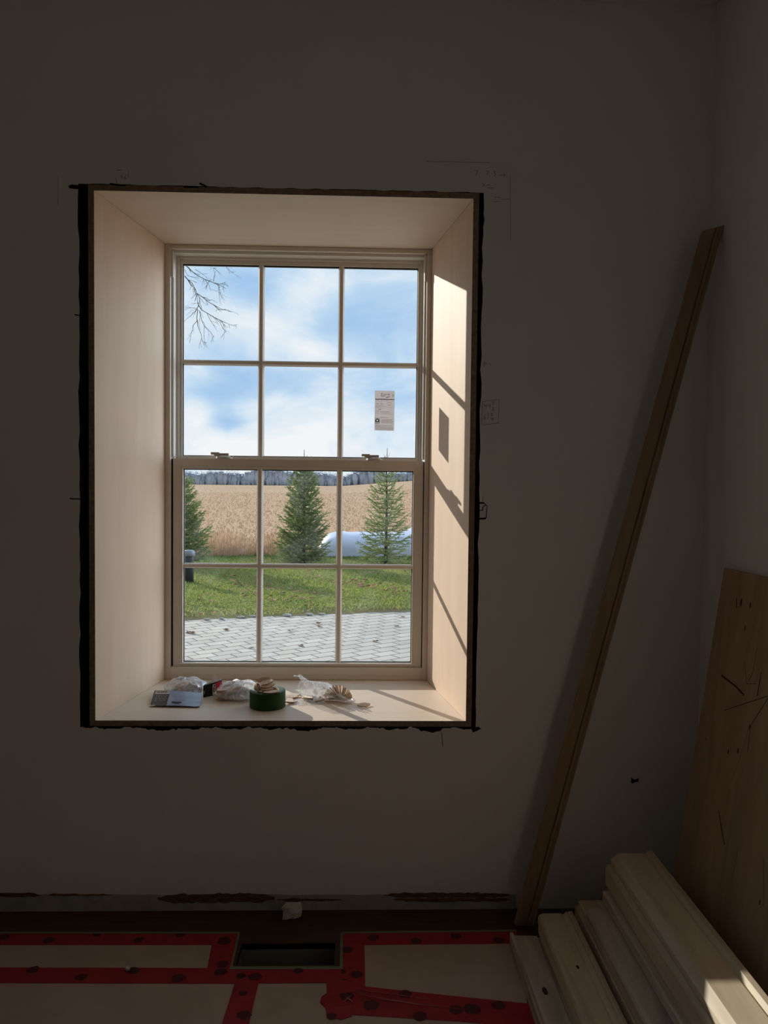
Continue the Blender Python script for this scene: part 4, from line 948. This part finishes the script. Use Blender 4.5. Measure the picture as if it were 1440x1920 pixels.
# spruces
def spruce(px, dist_y, height, rad, seed, label, dens=1.0, lean=0, light=False, droop=.0):
    rr = random.Random(seed)
    base = at_y(px, 1060, dist_y); x0 = base.x; y0_ = dist_y; z0 = lawn_z(x0, y0_)-.01
    T_ = empty('spruce_tree', (x0, y0_, z0)); tag(T_, label, 'tree', 'young spruces along the lawn')
    b = MB(); b.tube([(0, 0, 0), (.01, 0, height*.4), (0, 0, height*.8), (lean, 0, height*1.0)], [.042, .03, .014, .005], 7); b.build('trunk', M['bark'], T_)
    br = MB(); fo = MB()
    def needles(p, d, ln, den):
        d = d.normalized(); a = d.orthogonal().normalized(); c = d.cross(a)
        k = int(ln*230*den)+4
        for i in range(k):
            t = rr.random(); q_ = rr.uniform(0, 6.28); o_ = p+d*ln*t; dirn = ((a*math.cos(q_)+c*math.sin(q_))*.8+d*.75).normalized(); nl = rr.uniform(.028, .046); sd = d.cross(dirn).normalized()*.0062
            e_ = o_+dirn*nl; fo.add([o_-sd, o_+sd, e_], [(0, 1, 2)], 1 if rr.random() < (.5 if light else .25) else 0)
    z = .10
    while z < height*.895:
        f = z/height
        R0 = rad*(1-f)**.66*rr.uniform(.86, 1.12)
        R0 = max(R0, .05)
        nb = rr.randint(8, 11) if dens >= 1 else rr.randint(5, 7)
        a0 = rr.uniform(0, 6.28)
        for i in range(nb):
            a = a0+6.283*i/nb+rr.uniform(-.3, .3); R1 = R0*rr.uniform(.72, 1.15)
            rise = (.30+.5*f)*rr.uniform(.7, 1.3)-droop*(1-f)
            p0 = Vector((0, 0, z)); dd = Vector((math.cos(a), math.sin(a), 0))
            p1 = p0+dd*R1*.5+Vector((0, 0, R1*.5*(rise-.35))); p2 = p0+dd*R1+Vector((0, 0, R1*(rise)))
            br.tube([p0, p1, p2], [.007, .005, .002], 4, 0, False)
            needles(p0.lerp(p1, .25), p1-p0.lerp(p1, .25), (p1-p0).length*.75, .9*dens); needles(p1, p2-p1, (p2-p1).length*1.06, 1.15*dens)
            m_ = int(R1/.075)
            for s in range(m_):
                t = .25+.7*(s+rr.random()*.6)/max(1, m_); q0 = (p0.lerp(p1, t*2) if t < .5 else p1.lerp(p2, t*2-1)); sgn = 1 if s % 2 else -1
                sd = Vector((-dd.y, dd.x, 0))*sgn; tw = (dd*.75+sd*.8+Vector((0, 0, rise*.4+rr.uniform(-.3, .15)))).normalized(); ln = R1*(.46-.25*t)*rr.uniform(.8, 1.3)
                br.tube([q0, q0+tw*ln], [.003, .0015], 3, 0, False); needles(q0, tw, ln, dens)
        z += rr.uniform(.06, .095)*(1.2 if dens < 1 else 1)
    needles(Vector((0, 0, height*.87)), Vector((lean*.3, 0, height*.03)), height*.03, .8)
    for k in range(3):
        q_ = rr.uniform(0, 6.28); br.tube([(0, 0, height*.89), (.10*math.cos(q_), .08*math.sin(q_), height*rr.uniform(.93, .965))], [.005, .0025], 3, 0, False)
    br.build('branches', M['bark'], T_, fixn=False); fo.build('needles', [M['needle'], M['needle_light']], T_, fixn=False)
    return T_
spruce(340, 13.7, 2.05, .66, 4, 'dark young spruce at the left edge of the window view', 1.0)
spruce(569, 14.0, 2.52, .62, 7, 'dense young spruce in the middle of the window view', 1.15)
spruce(723, 14.1, 2.60, .66, 12, 'sparse open young spruce in front of the white plastic mound', .72, .01, True, .22)
# bare tree whose twigs hang into the upper left pane
BT = empty('bare_tree', (-5.1, 9.0, ZO)); tag(BT, 'leafless tree whose thin twigs hang into the upper left pane', 'tree')
BT.location.z = lawn_z(-5.1, 9.0)-.02
og = Vector(BT.location)
b = MB(); b.tube([Vector((-5.1, 9, ZO))-og, Vector((-5.15, 9.02, 2.2))-og, Vector((-5.05, 9.05, 4.8))-og, Vector((-5.2, 9.1, 7.5))-og], [.16, .13, .10, .05], 10); b.build('trunk', M['bark'], BT)
rt = random.Random(8); lb = MB(); tw_ = MB()
def P3(px, py, y): return at_y(px, py, y)-og
s1 = P3(346, 496, 9.1); s0 = Vector((-5.05, 9.05, 4.9))-og
s2 = P3(343, 515, 8.9)
lb.tube([s0, s0.lerp(s1, .4)+Vector((0, 0, .35)), s0.lerp(s1, .75)+Vector((0, 0, .25)), s1], [.045, .030, .018, .010], 6)
lb.tube([s0.lerp(s1, .4)+Vector((0, 0, .35)), s0.lerp(s2, .7)+Vector((0, -.1, .22)), s2], [.025, .015, .010], 6)
s3 = P3(385, 488, 9.3); lb.tube([s0.lerp(s1, .4)+Vector((0, 0, .35)), s0.lerp(s3, .7)+Vector((0, .1, .5)), s3], [.025, .014, .005], 6)
lb.build('limb', M['bark'], BT)
def twig(pts, y, r0, depth=0):
    v = [P3(px, py, y+.05*i*rt.uniform(-1, 1)) for i, (px, py) in enumerate(pts)]
    tw_.tube(v, [r0+(r0*.4-r0)*i/max(1, len(v)-1) for i in range(len(v))], 4, 0, False)
    for i in range(len(v)-1):
        for s in range(2 if depth == 0 else 1):
            if rt.random() < .62:
                t = rt.random(); o_ = v[i].lerp(v[i+1], t); d = (v[i+1]-v[i]).normalized()
                side = Vector((rt.uniform(-1, 1), rt.uniform(-.6, .6), rt.uniform(-1, .6))); dn = (d*.9+side*.75).normalized(); ln = rt.uniform(.06, .20)*(1 if depth == 0 else .7)
                mid = o_+dn*ln*.5+Vector((0, 0, rt.uniform(-.015, .015))); en = o_+dn*ln+Vector((0, 0, -.02))
                tw_.tube([o_, mid, en], [r0*.5, r0*.38, r0*.25], 3, 0, False)
                if rt.random() < .6:
                    d2 = (dn+Vector((rt.uniform(-1, 1), 0, rt.uniform(-1, .5)))*.8).normalized(); tw_.tube([mid, mid+d2*ln*.55], [r0*.35, r0*.2], 3, 0, False)
A1 = [(346, 496), (354, 503), (366, 514), (384, 524), (400, 530), (412, 533), (423, 529)]
twig(A1, 9.1, .009); twig([(400, 530), (414, 536), (424, 541)], 9.1, .006); twig([(384, 524), (392, 535), (395, 546)], 9.1, .005); twig([(410, 533), (410, 545), (412, 554)], 9.1, .005)
twig([(366, 505), (380, 514), (390, 513)], 9.1, .005); twig([(400, 528), (403, 512), (399, 502), (407, 503)], 9.1, .005); twig([(346, 505), (352, 517), (362, 520), (374, 522)], 9.1, .005)
A2 = [(344, 515), (352, 524), (357, 533), (366, 542), (369, 550), (371, 572)]
twig(A2, 8.9, .010); twig([(351, 523), (360, 530), (366, 542)], 8.9, .008); twig([(369, 550), (374, 558), (374, 568), (372, 574)], 8.9, .007)
twig([(369, 550), (381, 558), (392, 567), (403, 573), (411, 581), (423, 580)], 8.9, .008); twig([(398, 570), (414, 579), (430, 584), (435, 584)], 8.9, .005)
twig([(372, 572), (378, 581), (390, 588), (402, 595), (420, 604), (435, 610), (445, 609)], 8.9, .008); twig([(402, 595), (413, 605), (418, 616), (424, 622)], 8.9, .006); twig([(388, 587), (394, 600), (402, 612), (408, 622)], 8.9, .005)
twig([(372, 573), (368, 582), (360, 590), (352, 596)], 8.9, .006); twig([(371, 580), (369, 596), (371, 612), (377, 626), (379, 640), (388, 643)], 8.9, .007); twig([(374, 582), (378, 600), (383, 612), (382, 630)], 8.9, .006)
twig([(371, 600), (362, 610), (360, 622), (354, 630)], 8.9, .005); twig([(384, 612), (394, 622), (400, 630), (396, 640)], 8.9, .005); twig([(368, 578), (352, 577), (345, 577)], 8.9, .004)
twig([(387, 488), (394, 497), (399, 500)], 9.3, .005); twig([(420, 494), (427, 505), (436, 511), (442, 509)], 9.3, .005); twig([(424, 500), (424, 492), (432, 496)], 9.3, .004)
tw_.build('twigs', M['twig'], BT, fixn=False)
